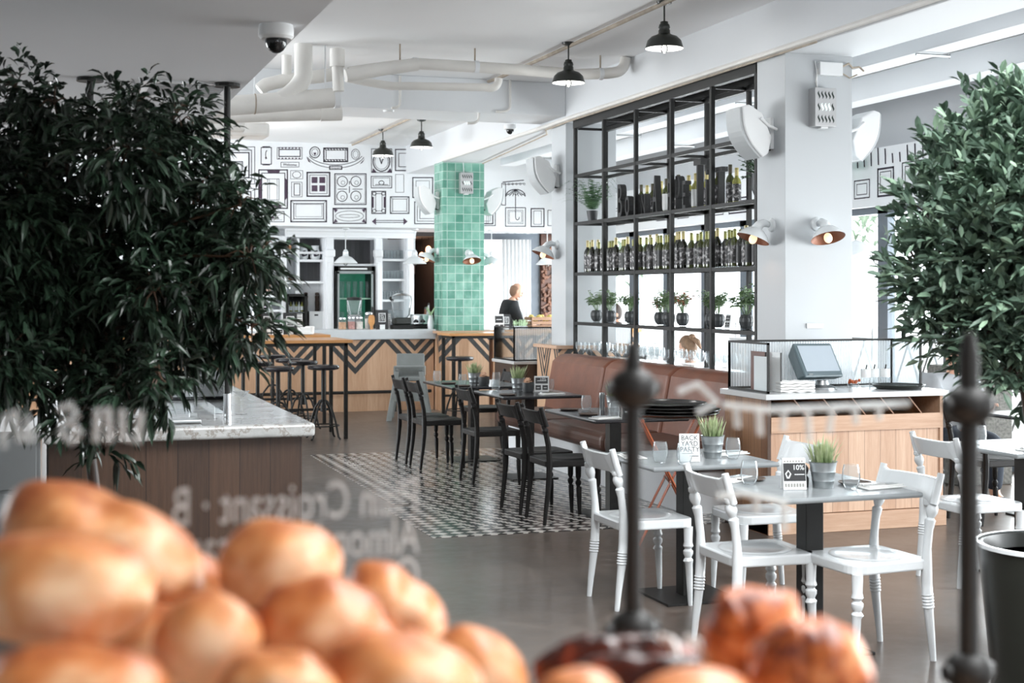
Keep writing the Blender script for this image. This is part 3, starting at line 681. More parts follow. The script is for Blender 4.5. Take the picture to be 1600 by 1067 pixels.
M().box(0, fx1-fx0, 0, .3, cz(415)-.03, cz(412.5)).build('shelf', white, nb)
M().box(0, fx1-fx0, .0, .3, 2.46, 2.5).build('top_board', white, nb)
cor = thing('cornice', 'white moulded cornice running along the top of the back bar cupboards', 'cornice', (cx(445), CY-.14, 2.48))
M().prism([(0, 0), (.14, 0), (.14, .13), (-.05, .13), (-.05, .1), (-.02, .08), (0, .03)], 0, cx(646)-cx(445), Matrix(((0,0,1,0),(1,0,0,0),(0,1,0,0),(0,0,0,1)))).build('moulding', white, cor)
M().lathe([(.035, -.003), (.035, 0)], c=(onY(450, 359, 21.4).x-cx(445), -.5, .133), seg=16).build('downlight', bulb_warm, cor)
uG = shelfunit('white open shelving stacked with glasses right of the drinks fridge', cx(594.5), cx(635), deepz(406, 437, 469, 500), z1=2.48)
# drinks fridge
green_glow = mat('green_lit_interior', '#1f5f49', .5, var=.3, sc=10, emit=(.03, .22, .13), es=.22)
fr = thing('drinks_fridge', 'tall black drinks fridge glowing green behind its glass door', 'fridge', ((fx0+fx1)/2, CY-.1, 0)); w = (fx1-fx0)/2-.02; ft = cz(416)
b = M(); b.box(-w, -w+.05, 0, .5, .1, ft); b.box(w-.05, w, 0, .5, .1, ft); b.box(-w, w, 0, .5, ft-.08, ft); b.box(-w, w, 0, .5, 0, .15); b.build('cabinet', black_metal, fr)
M().box(-w+.05, w-.05, .46, .49, .15, ft-.08).build('back_wall', green_glow, fr)
for z in (.6, 1.05, cz(466)): M().box(-w+.05, w-.05, .05, .45, z-.01, z+.01).build('shelf', mat('pale_green_edge', '#a9c8b4', .4), fr)
dr = M(); dr.box(-w+.03, -w+.06, -.03, 0, .2, ft-.09); dr.box(w-.06, w-.03, -.03, 0, .2, ft-.09); dr.box(-w+.03, w-.03, -.03, 0, ft-.12, ft-.08); dr.box(-w+.03, w-.03, -.03, 0, .2, .24)
do = dr.build('door', steel, fr); M().box(-w+.06, w-.06, -.02, -.01, .24, ft-.12).build('door_glass', pane_m, do); M().tube([(w-.045, -.05, .9), (w-.045, -.05, 1.4)], .01).build('handle', black_metal, do)
M().box(-w+.08, w-.12, -.005, 0, ft-.055, ft-.03).build('header_sign', card_white, fr)
# bottles of many kinds
def bottle_m(prof, seg=12): return M().lathe(prof, seg=seg)
def liquor(label, loc, glassm, labelm, h=.28, r=.037, grp='liquor bottles behind the beer taps'):
    t = thing('liquor_bottle', label, 'bottle', loc, 0, grp)
    bottle_m([(0, 0), (r, 0), (r, h*.6), (r*.4, h*.74), (r*.36, h*.93), (0, h*.93)]).build('glass_body', glassm, t, smooth=True)
    M().lathe([(r+.001, h*.15), (r+.001, h*.5)], seg=12, cap=False).build('paper_label', labelm, t, smooth=True)
    M().lathe([(0, h*.92), (r*.45, h*.92), (r*.45, h), (0, h)], seg=10).build('cap', card_black, t, smooth=True); return t
amber = mat('amber_liquor', '#7a4426', .15, var=.15); pinkg = mat('pink_liquor', '#c49a8c', .15, var=.1); clearl = mat('pale_spirit', '#c3c9c6', .12, var=.1); greenl = mat('teal_label', '#2c6d62', .4, var=.1)
r = random.Random(5)
zA = cz(462)+.018
for i, (px, g, l, h, lb) in enumerate(((393, clearl, greenl, .3, 'pale liquor bottle with a teal label, leftmost visible behind the taps'), (402, amber, card_white, .26, 'amber liquor bottle with white label behind the right-hand beer tap'), (411, amber, pinkg, .3, 'amber liquor bottle with pink label in the middle of the liquor shelf'), (421, clearl, pinkg, .33, 'tallest pinkish liquor bottle on the liquor shelf'), (433, bottle_d, card_white, .27, 'dark liquor bottle at the right end of the liquor shelf'))):
    liquor(lb, (cx(px), CY+.12, zA), g, l, h)
for i, px in enumerate((300, 312, 325, 338, 350, 368, 378)):
    liquor('liquor bottle glimpsed through the tree on the left-hand back bar shelves', (cx(px), CY+.14, cz(462)+.018), (amber, clearl, bottle_d)[i % 3], card_white, .27+.03*(i % 2), grp='liquor bottles behind the tree')
# pitchers
def pitcher(label, px):
    t = thing('pitcher', label, 'pitcher', (cx(px), CY+.14, cz(408)+.018), 0, 'white pitchers')
    M().lathe([(0, 0), (.06, 0), (.075, .03), (.083, .08), (.07, .14), (.055, .18), (.06, .215), (.064, .22), (.055, .22), (.05, .18), (0, .16)], seg=20).build('body', gloss_white, t, smooth=True)
    s = M(); s.tube([(-.03, -.08, .07), (-.035, -.078, .1), (-.01, -.08, .13), (.02, -.075, .135)], .012, 6); s.tube([(.0, -.083, .06), (.035, -.078, .07), (.03, -.08, .1), (.0, -.083, .095)], .013, 6); s.ball((-.015, -.08, .065), (.025, .008, .02)); s.build('ink_emblem', ink, t)
pitcher('left white ceramic pitcher with a dark emblem in the dark niche', 476.5); pitcher('right white ceramic pitcher with a dark emblem in the dark niche', 495)
cp = thing('copper_cup', 'small copper cup alone in the top left niche of the cupboard', 'cup', (cx(454), CY+.12, cz(396)+.018)); M().lathe([(0, 0), (.03, 0), (.037, .1), (.033, .1), (.028, .01), (0, .01)], seg=16).build('cup_body', mat('copper', '#c08a66', .25, metal=.9), cp, smooth=True)
bs = thing('nut_bowl', 'dark heap of dried fruit on the narrow cupboard shelf', 'dried fruit', (cx(453), CY+.12, cz(441)+.018)); mm = M()
for i in range(14): mm.ball((r.uniform(-.07, .07), r.uniform(-.04, .04), .02+r.uniform(0, .03)), (.022, .02, .02), 8, 6)
mm.build('dried_fruit', mat('dried_fruit', '#4d3b2a', .7, var=.4, sc=30), bs)
jr = thing('preserve_jar', 'clip-top glass jar standing on the small fridge', 'jar', (cx(453), CY+.15, cz(458.5))); M().lathe([(0,0),(.045,0),(.047,.02),(.047,.075),(.04,.085)], seg=16).build('glass_body', clear, jr, smooth=True); M().lathe([(0,.085),(.045,.085),(.045,.1),(0,.105)], seg=16).build('lid', chrome, jr, smooth=True)
tag(M().box(-.04, .04, -.03, .03, 0, .05).build('sugar_box', card_white, loc=(cx(467), CY+.15, cz(458.5)), bevel=.004), 'small white box on the small fridge beside the jar', 'box')
# small fridge on the counter
mf = thing('mini_fridge', 'small black glass-door fridge in the white cupboard', 'fridge', ((cx(446.5)+cx(479.5))/2, CY-.02, 1.02)); w = (cx(479.5)-cx(446.5))/2; hz = cz(458.5)-1.02
b = M(); b.box(-w, w, .3, .36, 0, hz); b.box(-w, -w+.03, 0, .3, 0, hz); b.box(w-.03, w, 0, .3, 0, hz); b.box(-w, w, 0, .3, hz-.03, hz); b.box(-w, w, 0, .3, 0, .06); b.build('cabinet', black_metal, mf)
M().box(-w+.03, w-.03, .02, .28, hz*.5, hz*.5+.01).build('shelf', steel, mf); dd = M(); dd.box(-w, -w+.04, -.02, 0, 0, hz); dd.box(w-.04, w, -.02, 0, 0, hz); dd.box(-w, w, -.02, 0, hz-.04, hz); dd.box(-w, w, -.02, 0, 0, .06); dm = dd.build('door', black_metal, mf); M().box(-w+.04, w-.04, -.012, -.008, .06, hz-.04).build('door_glass', pane_m, dm)
for i in range(6): liquor('small bottle inside the small black fridge', (cx(452+i*4.4), CY+.12, 1.02+hz*.5+.012), bottle_y if i % 2 else clearl, card_white, .17, .022, 'bottles inside the small fridge')
wb = thing('white_crate', 'white wooden box with a slot handle beside the small fridge', 'crate', ((cx(484)+cx(506))/2, CY+.04, 1.02)); w = (cx(506)-cx(484))/2
M().box(-w, w, 0, .25, 0, .31).build('box_body', gloss_white, wb, bevel=.004); M().box(-.03, .03, -.003, 0, .24, .265).build('handle_slot', card_black, wb)
for i, px in enumerate((484, 501.5)):
    t = thing('pepper_mill', ('left', 'right')[i]+' tall dark wooden mill standing behind the white crate', 'pepper mill', (cx(px), CY+.33, 1.02), 0, 'tall wooden mills')
    M().lathe([(0,0),(.035,0),(.03,.1),(.035,.2),(.03,.35),(.035,.45),(.028,.5),(.035,.55),(0,.56)], seg=14).build('mill_body', walnut, t, smooth=True); M().lathe([(0,.56),(.03,.565),(.03,.6),(0,.61)], seg=12).build('mill_cap', walnut, t, smooth=True)
# glasses on the shelving and in the fridge
def tumbler(name, label, group, h=.12, rr=.032, cat='glass'):
    o = M().lathe([(0, .004), (rr*.8, 0), (rr, h), (rr*.94, h), (rr*.75, .008), (0, .008)], seg=12).build(name, clear, smooth=True); return tag(o, label, cat, group)
rows = [(406, 7, .14, 'tall upright glass on the top shelf of the glass cupboard'), (437, 7, .13, 'glass on the second shelf of the glass cupboard'), (469, 8, .14, 'glass on the third shelf of the glass cupboard'), (500, 6, .15, 'glass on the lowest visible shelf of the glass cupboard')]
for py, n, h, lb in rows:
    g0 = tumbler('drinking_glass', lb, lb.replace('glass', 'glasses', 1), h, .03)
    for d in range(2):
        for i in range(n):
            g = g0 if (i == 0 and d == 0) else g0.copy()
            if g is not g0: COL.objects.link(g)
            g.location = (cx(599+i*(33/(n-.5))+d*2), CY+.08+.12*d, cz(py)+.018)
g0 = tumbler('drinking_glass', 'tall glass standing inside the green-lit fridge', 'glasses inside the drinks fridge', .26, .035); k = 0
for z in (cz(466)+.012, 1.062):
    for i in range(6):
        g = g0 if k == 0 else g0.copy(); k += 1
        if g is not g0: COL.objects.link(g)
        g.location = (cx(527+i*10), CY+.12, z)
# dark room with bulbs behind the opening left of the tiled pillar
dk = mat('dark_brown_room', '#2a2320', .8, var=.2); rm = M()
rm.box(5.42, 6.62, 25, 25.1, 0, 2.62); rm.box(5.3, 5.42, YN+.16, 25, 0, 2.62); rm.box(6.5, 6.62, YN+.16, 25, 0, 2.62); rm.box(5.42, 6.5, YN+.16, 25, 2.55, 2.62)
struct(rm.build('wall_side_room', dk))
tag(M().box(5.46, 6.46, 24.6, 24.65, 1.95, 2.4).build('timber_board', mat('pinkish_shelf', '#7d6158', .7, var=.15), None), 'reddish wooden panel in the dark side room behind the bar', 'panel')
wood_art = mat('rust_wall_panel', '#4a291a', .5, var=.4, sc=4)
for i, (px, py) in enumerate(((659, 400), (669.5, 390))):
    t = thing('filament_bulb', ('lower', 'upper')[i]+' glowing bare bulb in the dark side room left of the tiled pillar', 'lamp', tuple(onY(px, py, 23.2)), 0, 'glowing bare bulbs')
    M().ball((0, 0, 0), (.05, .05, .07)).build('bulb', mat('glowing_bulb', '#ffb98a', .4, emit=(1, .5, .25), es=3), t, smooth=True); M().tube([(0, 0, .06), (0, 0, 2.55-onY(px, py, 23.2).z)], .006, 6).build('cord', black_metal, t)
_l = bpy.data.lights.new('side_room_fill', 'POINT'); _l.energy = 12; _l.color = (1, .6, .4); _o = bpy.data.objects.new('side_room_fill', _l); COL.objects.link(_o); _o.location = (5.9, 23.5, 2.3)  # extra warm fill added so the dark room does not go black
# right: curtain, rust-coloured art panel
cu = M(); n = 60; pts = []
for i in range(n+1):
    x = 7.3+.5*i/n; pts.append((x, 22.2+.016*sin(i*.8)))
cv = [(x, y, z) for z in (.02, 2.5) for x, y in pts]; cu.add(cv, [(i, i+1, n+2+i, n+1+i) for i in range(n)])
cm = mat('sheer_curtain', '#f4f6f7', .9, var=.02); cm.node_tree.nodes['Principled BSDF'].inputs['Transmission Weight'].default_value = .3
co = cu.build('curtain', cm, smooth=True); tag(co, 'sheer white curtain across the far right window behind the man', 'curtain'); so = co.modifiers.new('thick', 'SOLIDIFY'); so.thickness = .004
ap = thing('wall_art', 'rust brown slatted art panel left of the middle white pillar', 'artwork', (8.02, 22.3, .9)); m_ = M(); m_.box(0, .36, 0, .06, 0, 1.7); m_.build('panel', wood_art, ap)
s_ = M()
for i in range(10): s_.box(0, .42, -.03, 0, 0, .03, TR(0, 0, i*.15) @ RY(-.5))
for i in range(40): s_.ball((r.uniform(.02, .34), -.03, r.uniform(.3, 1.2)), (.03, .02, .04), 6, 4)
s_.build('slats', wood('rust_slat', '#3a2116', '#6e452c', .1, 'Z', 'X'), ap)
# ---------------------------------------------------------------- things on the bar
BT = 1.115
def dx(px, y=19.3): return onY(px, 520, y).x
def jar(label, px, y, h, rr, fill, lid=True):
    t = thing('storage_jar', label, 'jar', (dx(px, y), y, BT), 0, 'storage jars on the bar')
    M().lathe([(0,0),(rr,0),(rr*1.05,h*.1),(rr*1.05,h*.75),(rr*.8,h*.85)], seg=18).build('glass_body', clear, t, smooth=True)
    M().lathe([(0,.006),(rr*.93,.006),(rr*.95,h*.6),(0,h*.62)], seg=14).build('contents', fill, t, smooth=True)
    if lid: M().lathe([(0,h*.85),(rr*.95,h*.85),(rr*.95,h*.95),(rr*.3,h),(0,h)], seg=16).build('lid', chrome, t, smooth=True)
nuts = mat('nuts', '#b88a64', .7, var=.35, sc=30); pale = mat('pale_sweets', '#d9cfc6', .7, var=.2, sc=30); red = mat('pink_mix', '#b98278', .7, var=.4, sc=35)
for lb, px, f, h, y in (('leftmost storage jar on the bar with pale brown contents', 535, nuts, .17, 19.25), ('second storage jar on the bar with pink-brown contents', 549, red, .18, 19.25), ('third storage jar on the bar with pale contents', 561, pale, .18, 19.25), ('tallest storage jar, fourth on the bar, behind the wooden paddle', 576, pale, .24, 19.45)):
    jar(lb, px, y, h, .055, f)
pd = thing('paddle_board', 'small wooden paddle board leaning on the storage jar', 'serving board', (dx(580.5, 19.22), 19.22, BT))
M().prism([(-.02,0),(.02,0),(.02,.05),(.045,.09),(.045,.17),(.025,.2),(-.025,.2),(-.045,.17),(-.045,.09),(-.02,.05)], -.008, .008, RX(pi/2)).build('board', orange_wood, pd, bevel=.003)
def menu(label, x, y, z, black=True, s=1.0, rz=0):
    t = thing('menu_stand', label, 'menu', (x, y, z), rz, 'black menu stands')
    M().box(-.085*s, .085*s, -.012, .012, 0, .27*s, RX(-.08)).build('board', card_black, t)
    a = M()
    for q in ((-.05,.1,.05,.11),(-.05,.215,.05,.225),(-.05,.1,-.042,.22),(.042,.1,.05,.22)): a.box(q[0]*s, q[2]*s, -.0145, -.0135, q[1]*s, q[3]*s, RX(-.08))
    for k in range(5):
        a.tube([((-.036+.018*k)*s, -.0145, .12*s), ((-.02+.012*(k*2 % 5)-.01)*s, -.0145, (.16+.01*k)*s), ((-.036+.018*k)*s, -.0145, .205*s)], .0028*s, 5, RX(-.08))
    a.build('white_emblem', card_white, t)
    M().box(-.035*s, .035*s, -.03, -.014, 0, .065*s).build('price_card', card_white, t); return t
def cardstack(label, x, y, z, w=.12, h=.25):
    t = thing('patterned_leaflet', label, 'leaflet', (x, y, z)); M().box(-w/2, w/2, -.02, .02, 0, h, RX(-.1)).build('card', card_white, t); a = M(); q = random.Random(int(x*100))
    for i in range(5):
        for j in range(8):
            a.box(-w*.4+i*w*.17, -w*.4+i*w*.17+w*.1, -.0215, -.0205, .02+j*h*.12, .02+j*h*.12+h*.06, RX(-.1) @ TR(0, 0, 0) @ RY(.0))
    a.build('ink_pattern', card_black, t)
cardstack('patterned white leaflet at the left of the high tables, beside the black pole', dx(340,17.8), 17.8, 1.105, .2, .3)
menu('black menu stand with white emblem, left one on the high table', dx(418,17.7), 17.7, 1.105)
cardstack('patterned leaflet on the left side of the left menu stand', dx(406,17.9), 17.9, 1.105, .1)
menu('black menu stand with white emblem, middle one on the high table', dx(453.5,17.6), 17.6, 1.105)
cardstack('patterned leaflet right behind the middle menu stand', dx(467,17.85), 17.85, 1.105, .09)
menu('black menu stand with white emblem standing on the bar beside the blender', dx(597,19.25), 19.25, BT)
cardstack('patterned leaflet behind the menu stand beside the blender', dx(606,19.4), 19.4, BT, .08, .22)
def calligram(label, x, y, z, w, h, rz=0):     # white card with black panels
    t = thing('table_card', label, 'card', (x, y, z), rz, 'black and white table cards')
    M().box(-w/2, w/2, -.004, .004, 0, h, RX(-.15)).build('card', card_white, t); a = M()
    for q in ((-.42,.12,-.05,.42),(.05,.12,.42,.42),(-.42,.52,.42,.9)): a.box(q[0]*w, q[2]*w, -.0056, -.0046, q[1]*h, q[3]*h, RX(-.15))
    a.build('black_panels', card_black, t)
    b = M(); b.box(-.3*w, .3*w, -.0066, -.0058, .68*h, .72*h, RX(-.15)); b.box(-.34*w, -.14*w, -.0066, -.0058, .24*h, .28*h, RX(-.15)); b.box(.14*w, .34*w, -.0066, -.0058, .24*h, .28*h, RX(-.15)); b.build('white_lines', card_white, t); return t
calligram('black and white card between the two menu stands on the high table', dx(434,17.5), 17.5, 1.105, .14, .15)
calligram('black and white card on the short high table before the tiled pillar', 5.82, 17.8, 1.101, .13, .24)
nk = thing('napkin_pile', 'loose pile of white napkins and cups at the right of the high table', 'napkins', (dx(476,17.5), 17.55, 1.105))
m_ = M(); m_.prism([(-.1,-.08),(.09,-.1),(.1,.06),(-.07,.08)], 0, .02); m_.prism([(-.08,-.05),(.07,-.08),(.08,.06),(-.05,.07)], .02, .09); m_.lathe([(0,0),(.05,0),(.06,.1),(0,.1)], c=(.08,.03,.0)); m_.build('napkin_stack', paper, nk, bevel=.01)
# blender
bl = thing('blender', 'large clear-jug blender on a black base on the bar left of the tiled pillar', 'blender', (dx(627,19.35), 19.35, BT))
M().prism([(-.15,-.12),(.15,-.12),(.15,.12),(-.15,.12)], 0, .06).build('foot', black_metal, bl, bevel=.01); M().box(-.12, .12, -.1, .1, .06, .16).build('motor_base', black_enamel, bl, bevel=.02)
M().lathe([(.09,.16),(.12,.2),(.15,.42),(.145,.42),(.115,.2),(.085,.165)], seg=20).build('jug', clear, bl, smooth=True); M().lathe([(0,.42),(.15,.42),(.14,.46),(.06,.5),(0,.5)], seg=20).build('jug_lid', clear, bl, smooth=True)
M().tube([(-.12,0,.4),(-.16,-.02,.42),(-.15,0,.44)], .02).build('jug_spout', black_metal, bl)
ml = thing('juicer', 'clear-hopper juicer standing in front of the green fridge', 'juicer', (dx(554,19.6), 19.62, BT))
M().box(-.08, .08, -.08, .08, 0, .2).build('base', steel, ml, bevel=.01); M().lathe([(.06,.2),(.1,.24),(.11,.4),(.1,.4),(.055,.21)], seg=18).build('hopper', clear, ml, smooth=True); M().lathe([(0,.4),(.11,.4),(.1,.44),(0,.45)], seg=18).build('lid', black_metal, ml, smooth=True)
es = thing('coffee_machine', 'dark and chrome coffee machine beside the tiled pillar', 'coffee machine', (dx(660,19.5), 19.5, BT))
M().box(-.16, .16, -.1, .14, 0, .05).build('base', black_metal, es, bevel=.01); M().box(-.15, .15, -.02, .14, .05, .2).build('body', chrome, es, bevel=.015); 
for i in range(3): M().tube([(-.1+i*.1, -.1, .1), (-.1+i*.1, 0, .12)], .018).build('group_head', black_metal, es)
vs_ = thing('flower_vase', 'white vase with pale leaves touching the tiled pillar', 'vase', (dx(673,19.2), 19.2, BT)); M().lathe([(0,0),(.04,0),(.05,.08),(.03,.17),(.035,.19)], seg=16).build('vase_body', gloss_white, vs_, smooth=True)
leaf_pale = mat('pale_leaf', '#a8c39a', .5, var=.2); lm = M()
for i in range(10):
    a = r.uniform(0, 6.28); lm.tube([(0,0,.17),(.02*cos(a),.02*sin(a),.23),(.06*cos(a),.06*sin(a),.27+r.random()*.05)], [.003,.012,.002], 5, flat=.3)
lm.build('leaves', leaf_pale, vs_)
liquor('slim clear bottle beside the white vase by the tiled pillar', (dx(671,19.5), 19.55, BT), clearl, clearl, .36, .03, 'bottles by the tiled pillar'); liquor('amber bottle left of the slim clear bottle by the tiled pillar', (dx(666,19.6), 19.65, BT), amber, amber, .3, .035, 'bottles by the tiled pillar')
# beer tower
bt = thing('beer_tap_tower', 'chrome beer tower with three round tap badges on the bar behind the pole', 'beer tap', (dx(393,19.3), 19.3, BT))
M().lathe([(0,0),(.07,0),(.07,.02),(.045,.03),(.045,.22),(.06,.25),(0,.25)], seg=18).build('column', chrome, bt, smooth=True)
M().tube([(-.2,0,.27),(.2,0,.27)], .035, 14).build('cross_bar', chrome, bt, smooth=True)
for i, (c_, x) in enumerate((('#e2d9a8', -.17), ('#d9dde0', 0), ('#c7bccb', .17))):
    tp = M().tube([(x,-.04,.27),(x,-.1,.25),(x,-.1,.2)], .012).build('tap', chrome, bt); M().lathe([(0,0),(.062,0),(.062,.015),(0,.015)], c=(0,0,0), seg=20, T=TR(x,-.08,.34) @ RX(pi/2)).build('badge', mat('badge%d' % i, c_, .4), tp, label='round tap badge'); M().tube([(x,-.07,.38),(x,-.09,.52)], [.012,.022], 10).build('handle', [black_enamel, greenl, card_white][i], tp)
bt2 = dup(bt, (dx(330,19.3), 19.3, BT), 0, 'chrome beer tower with round badges on the bar, seen through the leaves')
gb = thing('framed_glass_screen', 'low framed glass box on the bar at the foot of the beer tower', 'display case', (dx(384,19.5), 19.5, BT)); q = M(); q.box(-.2,-.19,-.1,.1,0,.33); q.box(.19,.2,-.1,.1,0,.33); q.box(-.2,.2,-.1,-.09,.32,.33); q.box(-.2,.2,-.1,.1,0,.01); q.build('frame', black_metal, gb); M().box(-.19,.19,-.1,-.096,.01,.32).build('glass', pane_m, gb)
# items for the right bar: crate with lemons, white folded cards
lc = thing('wooden_crate', 'pale wooden crate full of lemons on the right-hand bar counter', 'crate', (onY(826,500,19.3).x, 19.2, 1.102))
w, d, h = .62, .3, .17; m_ = M()
for z in (0, .06, .12): m_.box(0, w, 0, .012, z+.005, z+.05); m_.box(0, w, d-.012, d, z+.005, z+.05)
for z in (0, .06, .12): m_.box(0, .012, 0, d, z+.005, z+.05); m_.box(w-.012, w, 0, d, z+.005, z+.05)
for x, y in ((.012,.012),(w-.03,.012),(.012,d-.03),(w-.03,d-.03)): m_.box(x, x+.02, y, y+.02, 0, h)
m_.box(0, w, 0, d, 0, .01); m_.build('slats', oak_plain, lc)
lem = mat('lemon_peel', '#d9c46c', .45, var=.1); L0 = None; k = 0
for j in range(2):
    for i in range(7):
        o = M().ball((0,0,0), (.042,.036,.036), 12, 8, fn=lambda d: 1+.15*max(0, abs(d.x)-.9)*5).build('lemon', lem, smooth=True) if L0 is None else L0.copy()
        if L0 is None: L0 = o; tag(o, 'yellow lemon heaped in the wooden crate', 'lemon', 'lemons in the crate')
        else: COL.objects.link(o)
        o.location = (lc.location.x+.07+i*.08, 19.27+j*.12, 1.102+.14+(.03 if (i+j) % 2 else 0)); o.rotation_euler = (0, 0, r.uniform(0, 3)); k += 1
hb = thing('herb_box', 'low tray of green herbs beside the lemon crate', 'herbs', (onY(812,500,19.0).x, 19.0, 1.102)); M().box(-.1,.1,-.05,.05,0,.05).build('tray', zinc, hb); lm = M()
for i in range(40): x, y = r.uniform(-.09,.09), r.uniform(-.04,.04); lm.tube([(x,y,.04),(x+r.uniform(-.02,.02),y,.08),(x+r.uniform(-.04,.04),y,.1+r.random()*.05)],[.003,.01,.002],4,flat=.3)
lm.build('herbs', leaf_pale, hb)
cardstack('white box card standing left of the man on the right-hand counter', onY(786,490,19.1).x, 19.1, 1.102, .13, .2)
menu('black menu board standing on the right-hand counter by the glass case', onY(789,500,18.98).x+.02, 18.98, 1.102, s=.8)
# ---------------------------------------------------------------- black steel room divider with shelves
D0, D1, DX0, DX1 = 9.96, 13.95, 5.375, 5.755
sh = thing('shelf_divider', 'tall black steel grid shelving between the two white pillars, full of bottles and plants', 'shelving', (DX0, D0, .95)); z_ = lambda z: z-.95
SZ = [1.32, 1.835, 2.36, 2.86]; TOP = 3.43; ys = [0, .80, 1.595, 2.39, 3.18, 3.99]
w = .035
for y in ys:
    yy0 = min(max(y-w/2, 0), 3.99-w)
    M().box(0, w, yy0, yy0+w, 0, z_(TOP)).build('front_post', black_metal, sh)
    M().box(.345, .38, yy0, yy0+w, 0, z_(TOP)).build('rear_post', black_metal, sh)
for z in SZ:
    f = M(); f.box(.002, .033, 0, 3.99, z_(z)-.035, z_(z)-.003); f.box(.347, .378, 0, 3.99, z_(z)-.035, z_(z)-.003)
    for y in ys:
        y_ = min(max(y, .02), 3.97); f.box(.033, .347, y_-.012, y_+.012, z_(z)-.033, z_(z)-.005)
    f.build('shelf_frame', black_metal, sh)
    if z < 2.5: M().box(.02, .36, .01, 3.98, z_(z)-.004, z_(z)).build('shelf_board', glass('shelf_glass_%d' % int(z*10), (.9,.93,.94), .9, .1) if z < 2.3 else black_metal, sh)
f = M(); f.box(-.004, .05, 0, 3.99, z_(TOP)-.085, z_(TOP)); f.box(.33, .38, 0, 3.99, z_(TOP)-.06, z_(TOP))
for y in ys: y_ = min(max(y, .02), 3.97); f.box(.05, .33, y_-.012, y_+.012, z_(TOP)-.1, z_(TOP)-.075)
f.box(.33, .38, 0, 3.99, z_(TOP)-.11, z_(TOP)-.07)
f.build('top_rail', black_metal, sh)
lw = thing('ledge_wall', 'low white wall with a pale ledge behind the leather sofa, under the black shelving', 'ledge', (5.33, 9.96, 0))
M().box(0, .46, 0, 4.0, 0, .91).build('low_wall', white, lw); M().box(-.01, .5, 0, 4.0, .91, .948).build('ledge_top', marble, lw, bevel=.004)
# wine bottles
WPROF = [(0,0),(.036,0),(.038,.01),(.038,.19),(.03,.215),(.0155,.235),(.0145,.295),(.017,.297),(.017,.308),(0,.308)]
def photo_label(name, seed):
    m, t, p = new_mat(name); o = t.coord(); n = t.noise(t.scale(o, (1, 1, 1)), 22+seed*3, 3, .6); n2 = t.noise(o, 60, 2)
    c = t.ramp(n, [(.40, hexc('#161617')), (.52, hexc('#3c3a3c')), (.6, hexc('#a9a7a8')), (.72, hexc('#c9c8c8'))])
    t.l.new(c, p.inputs['Base Color']); p.inputs['Roughness'].default_value = .5; return m
labels = [photo_label('photo_label_%d' % i, i) for i in range(5)]+[card_black]
def wine(label, glassm, labm, tall, grp, capm):
    t = thing('wine_bottle', label, 'bottle', (0,0,0), 0, grp); s = tall
    M().lathe([(a, b*s) for a, b in WPROF], seg=14).build('glass_body', glassm, t, smooth=True)
    M().lathe([(.0387,.03*s),(.0387,.175*s)], seg=14, cap=False).build('photo_label', labm, t, smooth=True)
    M().lathe([(.0165,.245*s),(.0175,.312*s),(0,.314*s)], seg=10, cap=False).build('foil', capm, t, smooth=True); return t
foil_g = mat('olive_foil', '#8f8f45', .3, var=.15); foil_y = mat('pale_gold_foil', '#c3b377', .3, var=.15); foil_d = mat('dark_foil', '#4a4231', .35, var=.1)
protos = []
r = random.Random(11); n = 48; y = 13.84; bays = [9.96, 10.76, 11.555, 12.35, 13.14, 13.95]
bayname = ['the nearest bay', 'the fourth bay', 'the middle bay', 'the second bay', 'the farthest bay']
cache = {}; bc = {}; ordn = ['first', 'second', 'third', 'fourth', 'fifth', 'sixth', 'seventh', 'eighth', 'ninth', 'tenth', 'eleventh', 'twelfth']
for i in range(n):
    y = 13.86-i*(3.82/(n-1)); x = 5.5+r.uniform(-.02, .03)
    while any(abs(y-b) < .002 for b in bays): y += .01
    bi = max(k for k in range(5) if y >= bays[k]-1e-6); key = (r.randrange(6), r.randrange(3))
    bc[bi] = bc.get(bi, 0)+1
    lb = '%s wine bottle from the far end in %s of the bottle row' % (ordn[bc[bi]-1], bayname[bi])
    if key not in cache: cache[key] = wine(lb, (bottle_g, bottle_d, bottle_d)[key[1]], labels[key[0]], (1, 1.06, .97)[key[1]], 'wine bottles in the lower bottle row', (foil_g, foil_y, foil_g)[key[1]]); o = cache[key]; o.location = (x, y, 1.837)
    else: o = dup(cache[key], (x, y, 1.837), r.uniform(0, 6), lb)
# letters and bottles on the upper shelf
LZ = 2.362
def sy(px, x=5.5): return onX(px, 320, x).y
letter_m = mat('black_foam_letter', '#2f2f30', .7, var=.15, sc=30, bump=.2)
for ch, px, h, sx in (('B', 972, .34, .5), ('o', 984, .30, .5), ('N', 998, .2, .5), ('N', 1009, .2, .5), ('A', 1027, .36, .3), ('P', 1050, .3, .42), ('p', 1063, .32, .48), ('E', 1073, .26, .4), ('T', 1094, .44, .4), ('i', 1108, .36, .55), ('T', 1127, .33, .5)):
    m_ = M(); text_mesh(m_, ch, h*1.38, FACE_X, .03, sx)
    zmin = min(v[2] for v in m_.V); m_.V = [(v[0], v[1], v[2]-zmin) for v in m_.V]
    o = m_.build('standing_letter', letter_m, loc=(5.46, sy(px, 5.46), LZ)); 
    tag(o, {'o': 'round lower-case letter o', 'i': 'upright black letter i', 'p': 'black letter p'}.get(ch, 'black letter %s' % ch)+' standing on the upper shelf, '+str({972:'farthest of the row',984:'right of the B',998:'right of the small o',1009:'left of the tall A',1027:'left of a white-labelled bottle',1050:'at the middle post',1063:'right of the middle post',1073:'left of the tallest T',1094:'highest of the row',1108:'right of the tallest T',1127:'nearest of the row'}[px]), 'letter', 'standing letters')
